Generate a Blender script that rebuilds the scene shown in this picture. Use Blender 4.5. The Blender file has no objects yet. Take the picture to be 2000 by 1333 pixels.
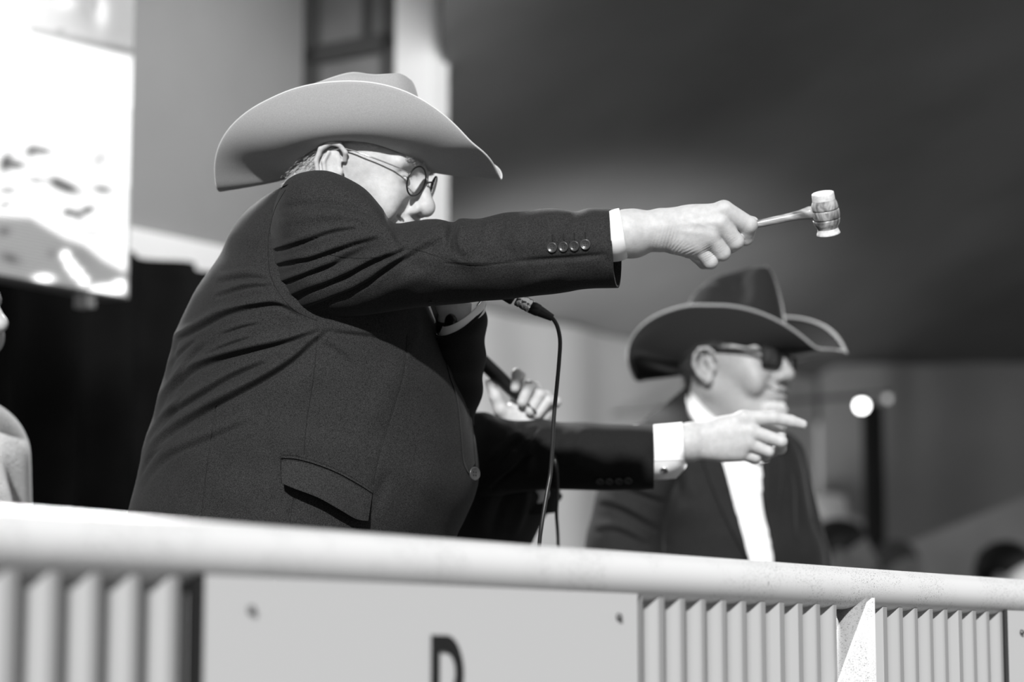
import bpy, bmesh, math, random
import numpy as np
from mathutils import Vector, Matrix
from mathutils.bvhtree import BVHTree
random.seed(7); rng = np.random.default_rng(7)
SC = bpy.context.scene; COL = SC.collection
# ------------------------------------------------------------------ camera
F = 85 / 36 * 2000
TILT = math.atan(631 / F)
CAMZ = 1.5
CAM = np.array([0, 0, CAMZ])
cd = bpy.data.cameras.new('camera'); cam = bpy.data.objects.new('camera', cd); COL.objects.link(cam)
cam.location = (0, 0, CAMZ); cam.rotation_euler = (math.pi / 2 + TILT, 0, 0)
cd.lens = 85; cd.sensor_width = 36; cd.clip_start = .05; cd.clip_end = 200
cd.dof.use_dof = True; cd.dof.focus_distance = 3.4; cd.dof.aperture_fstop = 2.5
SC.camera = cam
# ------------------------------------------------------------------ world, sun, added lights, exposure
w = bpy.data.worlds.new('world'); SC.world = w; w.use_nodes = True
bg = w.node_tree.nodes['Background']; bg.inputs[0].default_value = (.8, .8, .8, 1); bg.inputs[1].default_value = .46
SUN = Vector((.10, .88, -.46)).normalized()
sl = bpy.data.lights.new('sun', 'SUN'); so = bpy.data.objects.new('sun', sl); COL.objects.link(so)
sl.energy = 5.4; sl.angle = math.radians(1.6); so.rotation_euler = SUN.to_track_quat('-Z', 'Y').to_euler()
def lamp(name, loc, target, energy, size, kind='AREA', spot=60):
    l = bpy.data.lights.new(name, kind); o = bpy.data.objects.new(name, l); COL.objects.link(o)
    l.energy = energy; o.location = loc
    if kind == 'AREA': l.size = size
    else: l.shadow_soft_size = size; l.spot_size = math.radians(spot); l.spot_blend = .9
    o.rotation_euler = (Vector(target) - Vector(loc)).to_track_quat('-Z', 'Y').to_euler()
    return o
lamp('added_rim_light', (-.6, 5.4, 3.3), (.1, 3.9, 1.9), 85, .4)  # unseen light from behind, added to brighten rims and hat crowns
lamp('added_wall_fill', (.50, 6.0, 1.60), (.10, 9.45, 2.55), 420, .15, 'SPOT', 47)  # unseen spot added to brighten the back wall, no fixture there
lamp('added_booth_fill', (.0, 5.3, 3.5), (-.85, 7.2, 2.8), 150, .2, 'SPOT', 80)  # added spot out of view, lifts the booth wall, trim and column
SC.view_settings.view_transform = 'Standard'; SC.view_settings.look = 'None'
SC.view_settings.gamma = 1; SC.view_settings.exposure = 0.0; SC.view_settings.use_curve_mapping = False
# ------------------------------------------------------------------ helpers
ct, st_ = math.cos(TILT), math.sin(TILT)
RX = np.array([1., 0, 0]); UP = np.array([0, -st_, ct]); FW = np.array([0, ct, st_])
def P(px, py, d):
    px, py, d = np.broadcast_arrays(np.asarray(px, float), np.asarray(py, float), np.asarray(d, float))
    xc = (px - 1000) / F * d; yc = (666.5 - py) / F * d
    return CAM + xc[..., None] * RX + yc[..., None] * UP + d[..., None] * FW
def proj(p):
    q = np.asarray(p) - CAM; d = q @ FW
    return 1000 + F * (q @ RX) / d, 666.5 - F * (q @ UP) / d, d
def mesh_obj(name, V, faces, mat=None, parent=None, smooth=True, quads=None):
    me = bpy.data.meshes.new(name)
    V = np.asarray(V, np.float32).reshape(-1, 3)
    if quads is not None:
        quads = np.asarray(quads, np.int32); k = quads.shape[1]; n = len(quads)
        me.vertices.add(len(V)); me.vertices.foreach_set('co', V.ravel())
        me.loops.add(n * k); me.loops.foreach_set('vertex_index', quads.ravel())
        me.polygons.add(n)
        me.polygons.foreach_set('loop_start', np.arange(n, dtype=np.int32) * k)
        me.update(calc_edges=True); me.validate()
    else:
        me.from_pydata(V.tolist(), [], [tuple(int(i) for i in f) for f in faces]); me.update()
    if smooth: me.polygons.foreach_set('use_smooth', [True] * len(me.polygons))
    if mat: me.materials.append(mat)
    o = bpy.data.objects.new(name, me); COL.objects.link(o)
    if parent is not None: o.parent = parent
    return o
def thing(name, label, cat, group=None, loc=None, kind=None):
    # the base empty; geometry is in world coordinates, so the empty sits at the base with children offset back
    o = bpy.data.objects.new(name, None); COL.objects.link(o); o.empty_display_size = .1
    o['label'] = label; o['category'] = cat
    if group: o['group'] = group
    if kind: o['kind'] = kind
    return o
def tag(o, label=None, cat=None, group=None, kind=None):
    if label: o['label'] = label
    if cat: o['category'] = cat
    if group: o['group'] = group
    if kind: o['kind'] = kind
    return o
def gridfaces(n, m, wrap_m=True, wrap_n=False):
    i = np.arange(n if wrap_n else n - 1)[:, None]; j = np.arange(m if wrap_m else m - 1)[None, :]
    i2 = (i + 1) % n; j2 = (j + 1) % m
    a = i * m + j; b = i * m + j2; c = i2 * m + j2; d = i2 * m + j
    return np.stack([a, b, c, d], -1).reshape(-1, 4)
def catmull(pts, n):
    pts = np.asarray(pts, float); k = len(pts)
    t = np.linspace(0, k - 1, n); i = np.clip(t.astype(int), 0, k - 2); f = (t - i)[:, None]
    p0 = pts[np.clip(i - 1, 0, k - 1)]; p1 = pts[i]; p2 = pts[i + 1]; p3 = pts[np.clip(i + 2, 0, k - 1)]
    return .5 * ((2 * p1) + (-p0 + p2) * f + (2 * p0 - 5 * p1 + 4 * p2 - p3) * f ** 2 + (-p0 + 3 * p1 - 3 * p2 + p3) * f ** 3)
def frames(path):
    T = np.gradient(path, axis=0); T /= np.linalg.norm(T, axis=1)[:, None] + 1e-12
    N = np.zeros_like(T); ref = np.array([0, 0, 1.]) if abs(T[0][2]) < .9 else np.array([1., 0, 0])
    n = np.cross(T[0], ref); n /= np.linalg.norm(n)
    for i in range(len(T)):
        n = n - T[i] * (n @ T[i]); n /= np.linalg.norm(n); N[i] = n
    return T, N, np.cross(T, N)
def tube_arrays(path, r, seg=12, caps=True):
    path = np.asarray(path, float); r = np.broadcast_to(np.asarray(r, float), (len(path),))
    T, N, B = frames(path); a = np.linspace(0, 2 * math.pi, seg, endpoint=False)
    V = path[:, None] + r[:, None, None] * (np.cos(a)[None, :, None] * N[:, None] + np.sin(a)[None, :, None] * B[:, None])
    V = V.reshape(-1, 3); Fq = gridfaces(len(path), seg).tolist()
    if caps:
        n = len(V); V = np.vstack([V, path[0], path[-1]]); e = (len(path) - 1) * seg
        for j in range(seg):
            Fq.append([j, n, (j + 1) % seg]); Fq.append([e + j, e + (j + 1) % seg, n + 1])
    return V, Fq
def tube(name, path, r, mat, parent=None, seg=12):
    V, Fq = tube_arrays(path, r, seg); return mesh_obj(name, V, Fq, mat, parent)
def lathe_arrays(profile, origin, axis, seg=40, ref=None):
    """profile: list of (t along axis, r)"""
    axis = np.asarray(axis, float); axis /= np.linalg.norm(axis)
    ref = np.array([0, 0, 1.]) if ref is None else np.asarray(ref, float)
    if abs(axis @ ref) > .95: ref = np.array([1., 0, 0])
    n = np.cross(axis, ref); n /= np.linalg.norm(n); b = np.cross(axis, n)
    a = np.linspace(0, 2 * math.pi, seg, endpoint=False); pr = np.array(profile, float)
    V = np.asarray(origin) + pr[:, 0, None, None] * axis + pr[:, 1, None, None] * (np.cos(a)[None, :, None] * n + np.sin(a)[None, :, None] * b)
    return V.reshape(-1, 3), gridfaces(len(pr), seg).tolist()
def lathe(name, profile, origin, axis, mat, parent=None, seg=40, smooth=True):
    V, Fq = lathe_arrays(profile, origin, axis, seg); return mesh_obj(name, V, Fq, mat, parent, smooth)
def join_arrays(lst):
    Vs, Fs, off = [], [], 0
    for V, Fq in lst:
        Vs.append(np.asarray(V).reshape(-1, 3)); Fs += [[int(i) + off for i in f] for f in Fq]; off += len(Vs[-1])
    return np.vstack(Vs), Fs
def box_arrays(o, ex, ey, ez):
    """box spanned from corner o by the three edge vectors"""
    o, ex, ey, ez = map(lambda v: np.asarray(v, float), (o, ex, ey, ez))
    V = [o + i * ex + j * ey + k * ez for i in (0, 1) for j in (0, 1) for k in (0, 1)]
    return np.array(V), [[0, 1, 3, 2], [4, 6, 7, 5], [0, 4, 5, 1], [2, 3, 7, 6], [0, 2, 6, 4], [1, 5, 7, 3]]
def bevel(o, wdt=.003, seg=2):
    m = o.modifiers.new('bevel', 'BEVEL'); m.width = wdt; m.segments = seg; m.limit_method = 'ANGLE'; return o
def bvh_of(*objs):
    Vs, Fs, off = [], [], 0
    for o in objs:
        me = o.data; n = len(me.vertices); v = np.empty(n * 3, np.float32); me.vertices.foreach_get('co', v)
        Vs += [Vector(x) for x in v.reshape(-1, 3).tolist()]
        Fs += [[i + off for i in p.vertices] for p in me.polygons]; off += n
    return BVHTree.FromPolygons(Vs, Fs)
def cast(bvh, px, py):
    d = P(px, py, 1.0) - CAM; h, n, i, dist = bvh.ray_cast(Vector(CAM), Vector(d).normalized())
    if h is None: return None, None
    n = np.array(n); h = np.array(h)
    if n @ (h - CAM) > 0: n = -n
    return h, n / np.linalg.norm(n)
# ------------------------------------------------------------------ materials
def mat(name, col, rough=.6, metal=0, spec=.5, noise=None, bump=None, sheen=0, alpha=None, coords='Object', emit=None, sheen_r=.3, trans=0, sss=0, nr=(.3, .7)):
    """noise=(scale, detail, amount) mottles the colour; bump=(scale, strength)"""
    m = bpy.data.materials.new(name); m.use_nodes = True; nt = m.node_tree; b = nt.nodes['Principled BSDF']
    c = col if isinstance(col, tuple) else (col, col, col)
    b.inputs['Base Color'].default_value = (*c, 1); b.inputs['Roughness'].default_value = rough
    b.inputs['Metallic'].default_value = metal; b.inputs['Specular IOR Level'].default_value = spec
    if sheen: b.inputs['Sheen Weight'].default_value = sheen; b.inputs['Sheen Roughness'].default_value = sheen_r
    if trans: b.inputs['Transmission Weight'].default_value = trans
    if sss: b.inputs['Subsurface Weight'].default_value = sss; b.inputs['Subsurface Radius'].default_value = (.006, .005, .004); b.inputs['Subsurface Scale'].default_value = 1
    tc = nt.nodes.new('ShaderNodeTexCoord')
    if noise:
        tx = nt.nodes.new('ShaderNodeTexNoise'); tx.inputs['Scale'].default_value = noise[0]; tx.inputs['Detail'].default_value = noise[1]
        nt.links.new(tc.outputs[coords], tx.inputs['Vector'])
        mr = nt.nodes.new('ShaderNodeMapRange'); mr.inputs[1].default_value = nr[0]; mr.inputs[2].default_value = nr[1]
        mr.inputs[3].default_value = 1 - noise[2]; mr.inputs[4].default_value = 1 + noise[2]
        nt.links.new(tx.outputs[0], mr.inputs[0])
        mx = nt.nodes.new('ShaderNodeVectorMath'); mx.operation = 'SCALE'; mx.inputs[0].default_value = c
        nt.links.new(mr.outputs[0], mx.inputs['Scale']); nt.links.new(mx.outputs[0], b.inputs['Base Color'])
    if bump:
        tx = nt.nodes.new('ShaderNodeTexNoise'); tx.inputs['Scale'].default_value = bump[0]; tx.inputs['Detail'].default_value = 4
        nt.links.new(tc.outputs[coords], tx.inputs['Vector'])
        bp = nt.nodes.new('ShaderNodeBump'); bp.inputs['Strength'].default_value = bump[1]; bp.inputs['Distance'].default_value = bump[2] if len(bump) > 2 else .002
        nt.links.new(tx.outputs[0], bp.inputs['Height']); nt.links.new(bp.outputs[0], b.inputs['Normal'])
    if emit: b.inputs['Emission Color'].default_value = (1, 1, 1, 1); b.inputs['Emission Strength'].default_value = emit
    return m
M_suit = mat('charcoal_wool', .017, .85, nr=(.36, .64), spec=.25, noise=(800, 3, .7), bump=(900, .35, .0008), sheen=.05)
M_suit3 = mat('black_wool', .008, .85, spec=.2, noise=(700, 2, .4), sheen=.04)
M_suit2 = mat('dark_wool', .014, .85, spec=.2, noise=(500, 2, .4), sheen=.06)
M_lining = mat('dark_lining', .006, .6, spec=.2)
M_shirt = mat('white_cotton', .82, .7, spec=.2, bump=(60, .1))
M_skin = mat('skin', .45, .55, spec=.35, noise=(110, 7, .09), bump=(500, .3, .001), sss=.1)
M_skin2 = mat('skin_tanned', .30, .5, spec=.35, noise=(200, 6, .1), sss=.1)
M_lip = mat('lip_skin', .36, .5, spec=.3)
M_hat = mat('pale_felt', .31, .95, spec=.1, noise=(700, 4, .10), bump=(900, .25, .0006), sheen=.25, sheen_r=.5)
M_hat2 = mat('dark_felt', .018, .95, spec=.08, sheen=.9, sheen_r=.25)
M_edge = mat('felt_binding', .6, .8, sheen=.4)
M_edge2 = mat('grey_binding', .22, .8, sheen=.8)
M_hair = mat('grey_hair', .62, .5, spec=.5)
M_hairbase = mat('hair_base', .25, .7)
M_hair_dark = mat('dark_hair', .02, .5, noise=(80, 4, .4))
M_beard = mat('white_beard', .75, .8, noise=(300, 4, .2))
M_metal = mat('polished_metal', .85, .18, metal=1)
M_blackmetal = mat('black_metal', .01, .3, spec=.5)
M_blackplastic = mat('black_plastic', .012, .35, spec=.5)
M_rubber = mat('cable_rubber', .015, .4, spec=.5)
M_button = mat('horn_button', .04, .32, spec=.6)
M_hole = mat('button_thread', .01, .9)
M_lens = mat('lens_glass', 1.0, .0, trans=1, spec=.5); M_lens.node_tree.nodes['Principled BSDF'].inputs['IOR'].default_value = 1.02
M_lensdark = mat('tinted_lens', .03, .08, spec=.6)
M_eye = mat('eye', .75, .2); M_iris = mat('iris', .02, .2)
M_trouser = mat('trouser_wool', .02, .9); M_shoe = mat('shoe_leather', .015, .3)
M_post_shaded = mat('worn_shaded_post_paint', .3, .4, spec=.4)  # railing's worn white paint, darkened in colour for the rail's shade on the post
M_paint = mat('white_paint', .76, .35, spec=.5)
M_sheet = mat('painted_sheet', .33, .45, spec=.4)
M_board = mat('sign_board', .60, .5, spec=.3)
M_letter = mat('black_letter', .006, .5)
M_bolt = mat('bolt', .12, .4, metal=.6)
M_curtain = mat('black_curtain', .008, .9, spec=.1, noise=(3, 3, .6))
M_bluewall = mat('booth_wall', .26, .9, noise=(1.2, 4, .12))
M_white = mat('white_trim', .85, .6)
M_frame = mat('dark_frame', .06, .6)
M_pane = mat('window_pane', .17, .25, noise=(2.2, 2, .5))
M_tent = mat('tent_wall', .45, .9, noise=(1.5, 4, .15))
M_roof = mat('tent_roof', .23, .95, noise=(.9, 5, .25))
M_floor = mat('stage_floor', .06, .9, noise=(3, 4, .2)); M_ground = mat('ground', .09, .95, noise=(2, 5, .3))
M_fluff = mat('fleece', .6, 1, spec=.05, bump=(250, .9, .006), sheen=.6)
M_wood = mat('gavel_wood', .3, .32, spec=.5)
def wood_nodes(m, lo, hi, axis_scale):
    nt = m.node_tree; b = nt.nodes['Principled BSDF']; tc = nt.nodes.new('ShaderNodeTexCoord')
    mp = nt.nodes.new('ShaderNodeMapping'); mp.inputs['Scale'].default_value = axis_scale
    tx = nt.nodes.new('ShaderNodeTexNoise'); tx.inputs['Scale'].default_value = 60; tx.inputs['Detail'].default_value = 6; tx.inputs['Distortion'].default_value = .6
    cr = nt.nodes.new('ShaderNodeValToRGB'); cr.color_ramp.elements[0].position = .35; cr.color_ramp.elements[1].position = .62
    cr.color_ramp.elements[0].color = (lo, lo, lo, 1); cr.color_ramp.elements[1].color = (hi, hi, hi, 1)
    nt.links.new(tc.outputs['Object'], mp.inputs[0]); nt.links.new(mp.outputs[0], tx.inputs['Vector'])
    nt.links.new(tx.outputs[0], cr.inputs[0]); nt.links.new(cr.outputs[0], b.inputs['Base Color'])
wood_nodes(M_wood, .05, .42, (1.5, 1.5, .6))
M_wood_handle = mat('handle_wood', .3, .3, spec=.5); wood_nodes(M_wood_handle, .10, .42, (.35, 1.5, 1.5))
M_wood_raw = mat('worn_wood', .62, .75, noise=(220, 5, .15), bump=(300, .3, .001))
# worn, speckled white paint of the railing
def speckle(m, base, ra=(.61, .65), rb=(.44, .56)):
    nt = m.node_tree; b = nt.nodes['Principled BSDF']; tc = nt.nodes.new('ShaderNodeTexCoord')
    mp = nt.nodes.new('ShaderNodeMapping'); mp.inputs['Scale'].default_value = (1, 1, 2)
    tx = nt.nodes.new('ShaderNodeTexNoise'); tx.inputs['Scale'].default_value = 420; tx.inputs['Detail'].default_value = 2
    t2 = nt.nodes.new('ShaderNodeTexNoise'); t2.inputs['Scale'].default_value = 11; t2.inputs['Detail'].default_value = 4
    r1 = nt.nodes.new('ShaderNodeMapRange'); r1.inputs[1].default_value, r1.inputs[2].default_value = ra
    r2 = nt.nodes.new('ShaderNodeMapRange'); r2.inputs[1].default_value, r2.inputs[2].default_value = rb
    mu = nt.nodes.new('ShaderNodeMath'); mu.operation = 'MULTIPLY'
    mx = nt.nodes.new('ShaderNodeMix'); mx.data_type = 'RGBA'
    mx.inputs[6].default_value = (base, base, base, 1); mx.inputs[7].default_value = (.16, .16, .16, 1)
    nt.links.new(tc.outputs['Object'], mp.inputs[0]); nt.links.new(mp.outputs[0], tx.inputs['Vector']); nt.links.new(tc.outputs['Object'], t2.inputs['Vector'])
    nt.links.new(tx.outputs[0], r1.inputs[0]); nt.links.new(t2.outputs[0], r2.inputs[0])
    nt.links.new(r1.outputs[0], mu.inputs[0]); nt.links.new(r2.outputs[0], mu.inputs[1]); nt.links.new(mu.outputs[0], mx.inputs[0])
    nt.links.new(mx.outputs[2], b.inputs['Base Color'])
speckle(M_paint, .76); speckle(M_post_shaded, .30, (.585, .62), (.36, .46))
# ------------------------------------------------------------------ setting
U = np.array([.571, .821, 0]); Nn = np.array([-.821, .571, 0]); Z = np.array([0, 0, 1.])
STAGE = .55; RAILZ = CAMZ + .103
def hit_q(px, py, q):
    """point on the vertical plane at perpendicular distance q from the camera seen at a pixel"""
    d = P(px, py, 1.0) - CAM; t = q / (d @ Nn); return CAM + d * t
def uq(u, q, z): return u * U + q * Nn + np.array([0, 0, z])
def struct(o): o['kind'] = 'structure'; return o
def slab(name, m, o, ex, ey, ez): V, Fq = box_arrays(o, ex, ey, ez); return mesh_obj(name, V, Fq, m, None, False)
struct(slab('ground', M_ground, (-30, -20, -.1), (60, 0, 0), (0, 60, 0), (0, 0, .1)))
struct(slab('floor', M_floor, uq(-6, 1.58, STAGE - .12), U * 22, Nn * 4.2, Z * .12))
QW = 5.14
def drape(name, u0, u1, q, z0, z1, m, amp=.05, period=.5, dirn=None, base=None, n=500, seed=1):
    """hanging cloth: a thick folded sheet"""
    r = np.random.default_rng(seed); us = np.linspace(u0, u1, n); x = np.zeros(n)
    for k in range(9):
        x += amp * r.uniform(.2, 1) / (1 + .3 * k) * np.sin(us / period * 2 * math.pi * r.uniform(.4, 2.2) + r.uniform(0, 6))
    zz = np.linspace(z0, z1, 6); sc = np.linspace(1.0, .6, 6)
    V = []
    for th in (0, .012):
        for z, s in zip(zz, sc):
            for u, a in zip(us, x): V.append(uq(u, q + a * s + th, z) if base is None else np.asarray(base) + dirn * u + np.cross(Z, dirn) * (a * s + th) + Z * z)
    V = np.array(V); f1 = gridfaces(6, n, False); f2 = f1[:, ::-1] + 6 * n
    return mesh_obj(name, V, None, m, None, True, quads=np.vstack([f1, f2]))
ucorn = (hit_q(1600, 700, QW) @ U)
ul = (hit_q(600, 300, QW) @ U)
struct(drape('wall_back', ul + .2, ucorn, QW, STAGE, 2.80, M_tent, .035, .7, seed=3))
cpt = uq(ucorn, QW, 0)
struct(drape('wall_right', 0, 9, 0, STAGE, 2.86, M_tent, .06, .9, dirn=np.array([.995, -.10, 0]), base=cpt, seed=5))
# roof of the tent: rises from the eaves towards the open front
def roofz(q): return 2.78 + .45 * (QW + .1 - q)
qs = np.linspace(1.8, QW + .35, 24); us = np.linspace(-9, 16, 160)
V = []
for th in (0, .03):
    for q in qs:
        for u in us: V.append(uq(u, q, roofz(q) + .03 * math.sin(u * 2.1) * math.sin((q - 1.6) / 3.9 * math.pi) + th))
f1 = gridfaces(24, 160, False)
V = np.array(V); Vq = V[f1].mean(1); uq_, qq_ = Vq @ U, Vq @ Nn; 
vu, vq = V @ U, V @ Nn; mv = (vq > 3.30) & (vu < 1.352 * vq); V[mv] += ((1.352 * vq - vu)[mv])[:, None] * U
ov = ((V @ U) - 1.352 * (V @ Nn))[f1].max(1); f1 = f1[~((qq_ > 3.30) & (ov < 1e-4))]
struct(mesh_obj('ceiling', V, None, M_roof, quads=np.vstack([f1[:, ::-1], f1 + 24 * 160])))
struct(slab('added_sun_valance', M_roof, uq(-9, 1.80, 3.3), U * 25, Nn * .02, Z * (roofz(1.8) - 3.3)))  # unseen valance, added to keep the sun off the background
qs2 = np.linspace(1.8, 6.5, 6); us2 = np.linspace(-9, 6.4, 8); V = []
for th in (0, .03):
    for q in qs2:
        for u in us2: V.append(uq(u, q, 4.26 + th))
f1 = gridfaces(6, 8, False); struct(mesh_obj('ceiling', np.array(V), None, M_roof, quads=np.vstack([f1[:, ::-1], f1 + 48])))  # flat roof out of view, added to block the sun from the booth
# booth at the left with its return wall, window and white corner post
QB = 4.62; a0 = hit_q(590, 300, QB); ua = a0 @ U; zT = hit_q(335, 500, QB)[2]
struct(slab('wall_left', M_bluewall, uq(ua - 9, QB, zT + .05), U * 9, Nn * .1, Z * (4.2 - zT)))
trim = struct(slab('trim_1', M_white, uq(ua - 9, QB - .03, zT - .035), U * 9, Nn * .12, Z * .085))
PD = -Nn  # the return wall comes forward along this direction
b0 = uq(ua, QB, 0); zC = hit_q(675, 84, QB - .2)[2]; 
Ls = np.linspace(.1, 1.4, 400); pxs = proj(np.array([b0 - Nn * l + Z * 2.9 for l in Ls]))[0]; L2 = float(np.interp(770, pxs, Ls)); pxs3 = proj(np.array([b0 - Nn * l + U * .08 + Z * 2.9 for l in Ls]))[0]; L3 = float(np.interp(875, pxs3, Ls)) - L2
c1 = slab('window_1', M_pane, b0 + U * .02 + Z * 2.2, PD * L2, U * .02, Z * 2.0); struct(c1); tag(c1)
fr = [box_arrays(b0 + Z * 2.2, PD * .05, U * .05, Z * 2.0), box_arrays(b0 + PD * (L2 - .05) + Z * 2.2, PD * .05, U * .05, Z * 2.0),
      box_arrays(b0 + Z * (zC - .03), PD * L2, U * .05, Z * .055), box_arrays(b0 + Z * 2.2, PD * L2, U * .05, Z * .1),
      box_arrays(b0 + PD * .23 + Z * (zC + .02), PD * .03, U * .04, Z * 1.2)]
Vx, Fx = join_arrays(fr); mesh_obj('window_frame', Vx, Fx, M_frame, c1, False)
pp = b0 + PD * L2
struct(slab('trim_2', M_white, pp + Z * STAGE, PD * L3, U * .08, Z * 3.65))
# black curtain under the booth
cu = drape('black_curtain', ua - 7, ua + .35, QB - .12, STAGE, zT - .045, M_curtain, .05, .45, seed=8, n=700)
tag(cu, 'black cloth curtain hanging below the large screen', 'curtain')
# vertical dark post and sagging pale flap on the tent wall
q0 = P(1706, 900, 9.6); zP = P(1706, 790, 9.6)[2] - STAGE
po = lathe('tent_post', [(0, 0), (0, .042), (zP, .042), (zP, 0)], (q0[0], q0[1], STAGE), (0, 0, 1), mat('tent_post_metal', .02, .6))
tag(po, 'dark upright pole against the tent wall, right of the bright lamp', 'pole')
fl = []
a_, b_ = P(1712, 1085, 9.4), P(2120, 925, 9.0)
n = 60
for i in range(n):
    t = i / (n - 1); top = a_ + (b_ - a_) * t; y = .03 * math.sin(i * .7) + .02 * math.sin(i * 1.7)
    fl.append((top, y))
V = [];
for th in (0, .01):
    for k in range(5):
        for top, y in fl: V.append(top + np.array([0, y * (k / 4) + th, -(top[2] - STAGE) * k / 4]))
f1 = gridfaces(5, n, False)
tag(mesh_obj('cloth_flap', np.array(V), None, mat('pale_canvas', .6, .9, noise=(2, 3, .2)), quads=np.vstack([f1, f1[:, ::-1] + 5 * n])), 'pale canvas flap with a sloping top edge on the tent wall', 'canvas')
# lamp seen as a bright disc
def bulb(px, py, d, r, e, label):
    c = P(px, py, d); t = thing('ceiling_lamp', label, 'lamp')
    n = 16; pr = [(-r * math.cos(a), r * math.sin(a) + 1e-5) for a in np.linspace(0, math.pi, n)]
    lathe('bulb', pr, c, (0, 0, 1), mat('lit_bulb', .8, .4, emit=e), t, 24)
    lathe('socket', [(r * .8, .001), (r * .8, r * .7), (r * 2, r * .6), (r * 2.0, .001)], c, (0, 0, 1), M_blackmetal, t, 20)
    q = float(c @ Nn); tube('bracket', [c + Z * r * 1.5, c + Z * r * 1.5 + Nn * max(.3, QW - q)], .004, M_rubber, t, 8)
bulb(1683, 793, 9.0, .022, 9.0, 'round bright lamp hanging at the tent wall, larger and brighter of two')
bulb(1733, 779, 9.3, .014, .6, 'small dim lamp just right of the bright one')
# ------------------------------------------------------------------ LED screen
def lamp_content(x, y):
    L = np.full(x.shape, 1.5)
    def blob(cx, cy, rx, ry, ang=0):
        a = math.radians(ang); dx = x - cx; dy = y - cy
        return np.exp(-(((dx * math.cos(a) + dy * math.sin(a)) / rx) ** 2 + ((-dx * math.sin(a) + dy * math.cos(a)) / ry) ** 2))
    def mixto(v, wt):
        nonlocal L; wt = np.clip(wt, 0, 1); L = L * (1 - wt) + v * wt
    yt = 48 + .22 * x
    mixto(.62, 1 / (1 + np.exp((y - yt) / 7)))
    mixto(.30, np.exp(-((y - yt + 4) / 8) ** 2) * (.4 + .6 * (x > 60)))
    mixto(1.4, .9 * blob(198, 22, 14, 34)); mixto(1.3, .8 * blob(130, 5, 22, 14)); mixto(.25, .7 * blob(186, 8, 4, 18)); mixto(.2, .8 * blob(118, 60, 9, 5))
    for c in [(12, 318, 9, 12, 20, .95), (30, 322, 16, 6, 5, .8), (62, 295, 8, 9, 60, .8), (82, 295, 16, 5, 5, .75), (70, 352, 14, 4, 8, .6), (112, 357, 12, 6, 25, .9), (130, 366, 22, 7, 20, .9),
              (200, 370, 16, 6, 10, .7), (133, 415, 8, 5, 10, .9), (150, 420, 10, 5, 30, .8), (170, 411, 12, 5, -20, .9), (15, 372, 14, 5, 0, .6), (10, 400, 10, 4, -20, .6), (195, 310, 14, 8, -50, .35),
              (98, 245, 20, 6, 15, .25), (45, 200, 26, 8, 5, .18), (180, 455, 26, 4, 5, .4), (40, 225, 30, 6, 10, .12), (232, 190, 10, 4, 0, .1), (195, 315, 30, 12, 20, .12)]:
        mixto(.05, c[5] * 1.3 * blob(c[0], c[1], c[2] * 1.35, c[3] * 1.6, c[4]))
    yl = np.interp(x, [0, 60, 130, 165, 200, 245], [422, 425, 468, 480, 508, 532])
    mixto(.36, 1 / (1 + np.exp(-(y - yl) / 3)))
    mixto(.26, blob(150, 500, 40, 22, 30) * .6)
    mixto(.10, blob(20, 505, 20, 10, 20)); mixto(.12, blob(8, 452, 12, 9)); mixto(.15, blob(100, 496, 9, 9) * .6)
    for c in [(128, 500, 8, 9), (138, 518, 9, 9), (150, 533, 10, 9), (163, 548, 9, 8), (85, 545, 17, 8), (215, 566, 34, 9), (235, 556, 12, 8), (190, 570, 14, 7)]:
        mixto(2.6, 1.4 * blob(*c))
    mixto(.35, .8 * (x > 247 + (583 - y) * 20 / 580 * 1.0 - 3))
    return L
QS = 3.95
e1 = hit_q(251, 580, QS); e0 = hit_q(269, 0, QS); uE = e1 @ U; zB = e1[2]
scr = thing('led_screen', 'large bright video screen panel at the top left, showing a blown out picture', 'screen')
Wd, Ht = 2.6, 2.4
du = .0035; nu = 190; nv = 260
uu = np.concatenate([np.linspace(uE - Wd, uE - nu * du, 40)[:-1], uE - du * np.arange(nu, -1, -1)]); vv = np.concatenate([zB + du * np.arange(nv), np.linspace(zB + nv * du, zB + Ht, 40)])
G = uu[None, :, None] * U + QS * Nn + vv[:, None, None] * Z
px_, py_, _ = proj(G.reshape(-1, 3)); L = lamp_content(px_, py_)
led = mesh_obj('display', G.reshape(-1, 3) , None, None, scr, False, quads=gridfaces(len(vv), len(uu), False))
at = led.data.color_attributes.new('picture', 'FLOAT_COLOR', 'POINT'); at.data.foreach_set('color', np.stack([L, L, L, np.ones_like(L)], -1).astype(np.float32).ravel())
mm = bpy.data.materials.new('led_picture'); mm.use_nodes = True; nt = mm.node_tree; b = nt.nodes['Principled BSDF']
b.inputs['Base Color'].default_value = (.02, .02, .02, 1); va = nt.nodes.new('ShaderNodeVertexColor'); va.layer_name = 'picture'
tc = nt.nodes.new('ShaderNodeTexCoord'); sp = nt.nodes.new('ShaderNodeSeparateXYZ'); nt.links.new(tc.outputs['Object'], sp.inputs[0])
wv = nt.nodes.new('ShaderNodeMath'); wv.operation = 'MULTIPLY'; wv.inputs[1].default_value = 2 * math.pi / .0075; nt.links.new(sp.outputs[2], wv.inputs[0])
sn = nt.nodes.new('ShaderNodeMath'); sn.operation = 'SINE'; nt.links.new(wv.outputs[0], sn.inputs[0])
wx = nt.nodes.new('ShaderNodeMath'); wx.operation = 'MULTIPLY'; wx.inputs[1].default_value = 2 * math.pi / .0075 / .821; nt.links.new(sp.outputs[1], wx.inputs[0])
sx = nt.nodes.new('ShaderNodeMath'); sx.operation = 'SINE'; nt.links.new(wx.outputs[0], sx.inputs[0])
mn = nt.nodes.new('ShaderNodeMath'); mn.operation = 'MINIMUM'; nt.links.new(sn.outputs[0], mn.inputs[0]); nt.links.new(sx.outputs[0], mn.inputs[1])
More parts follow.
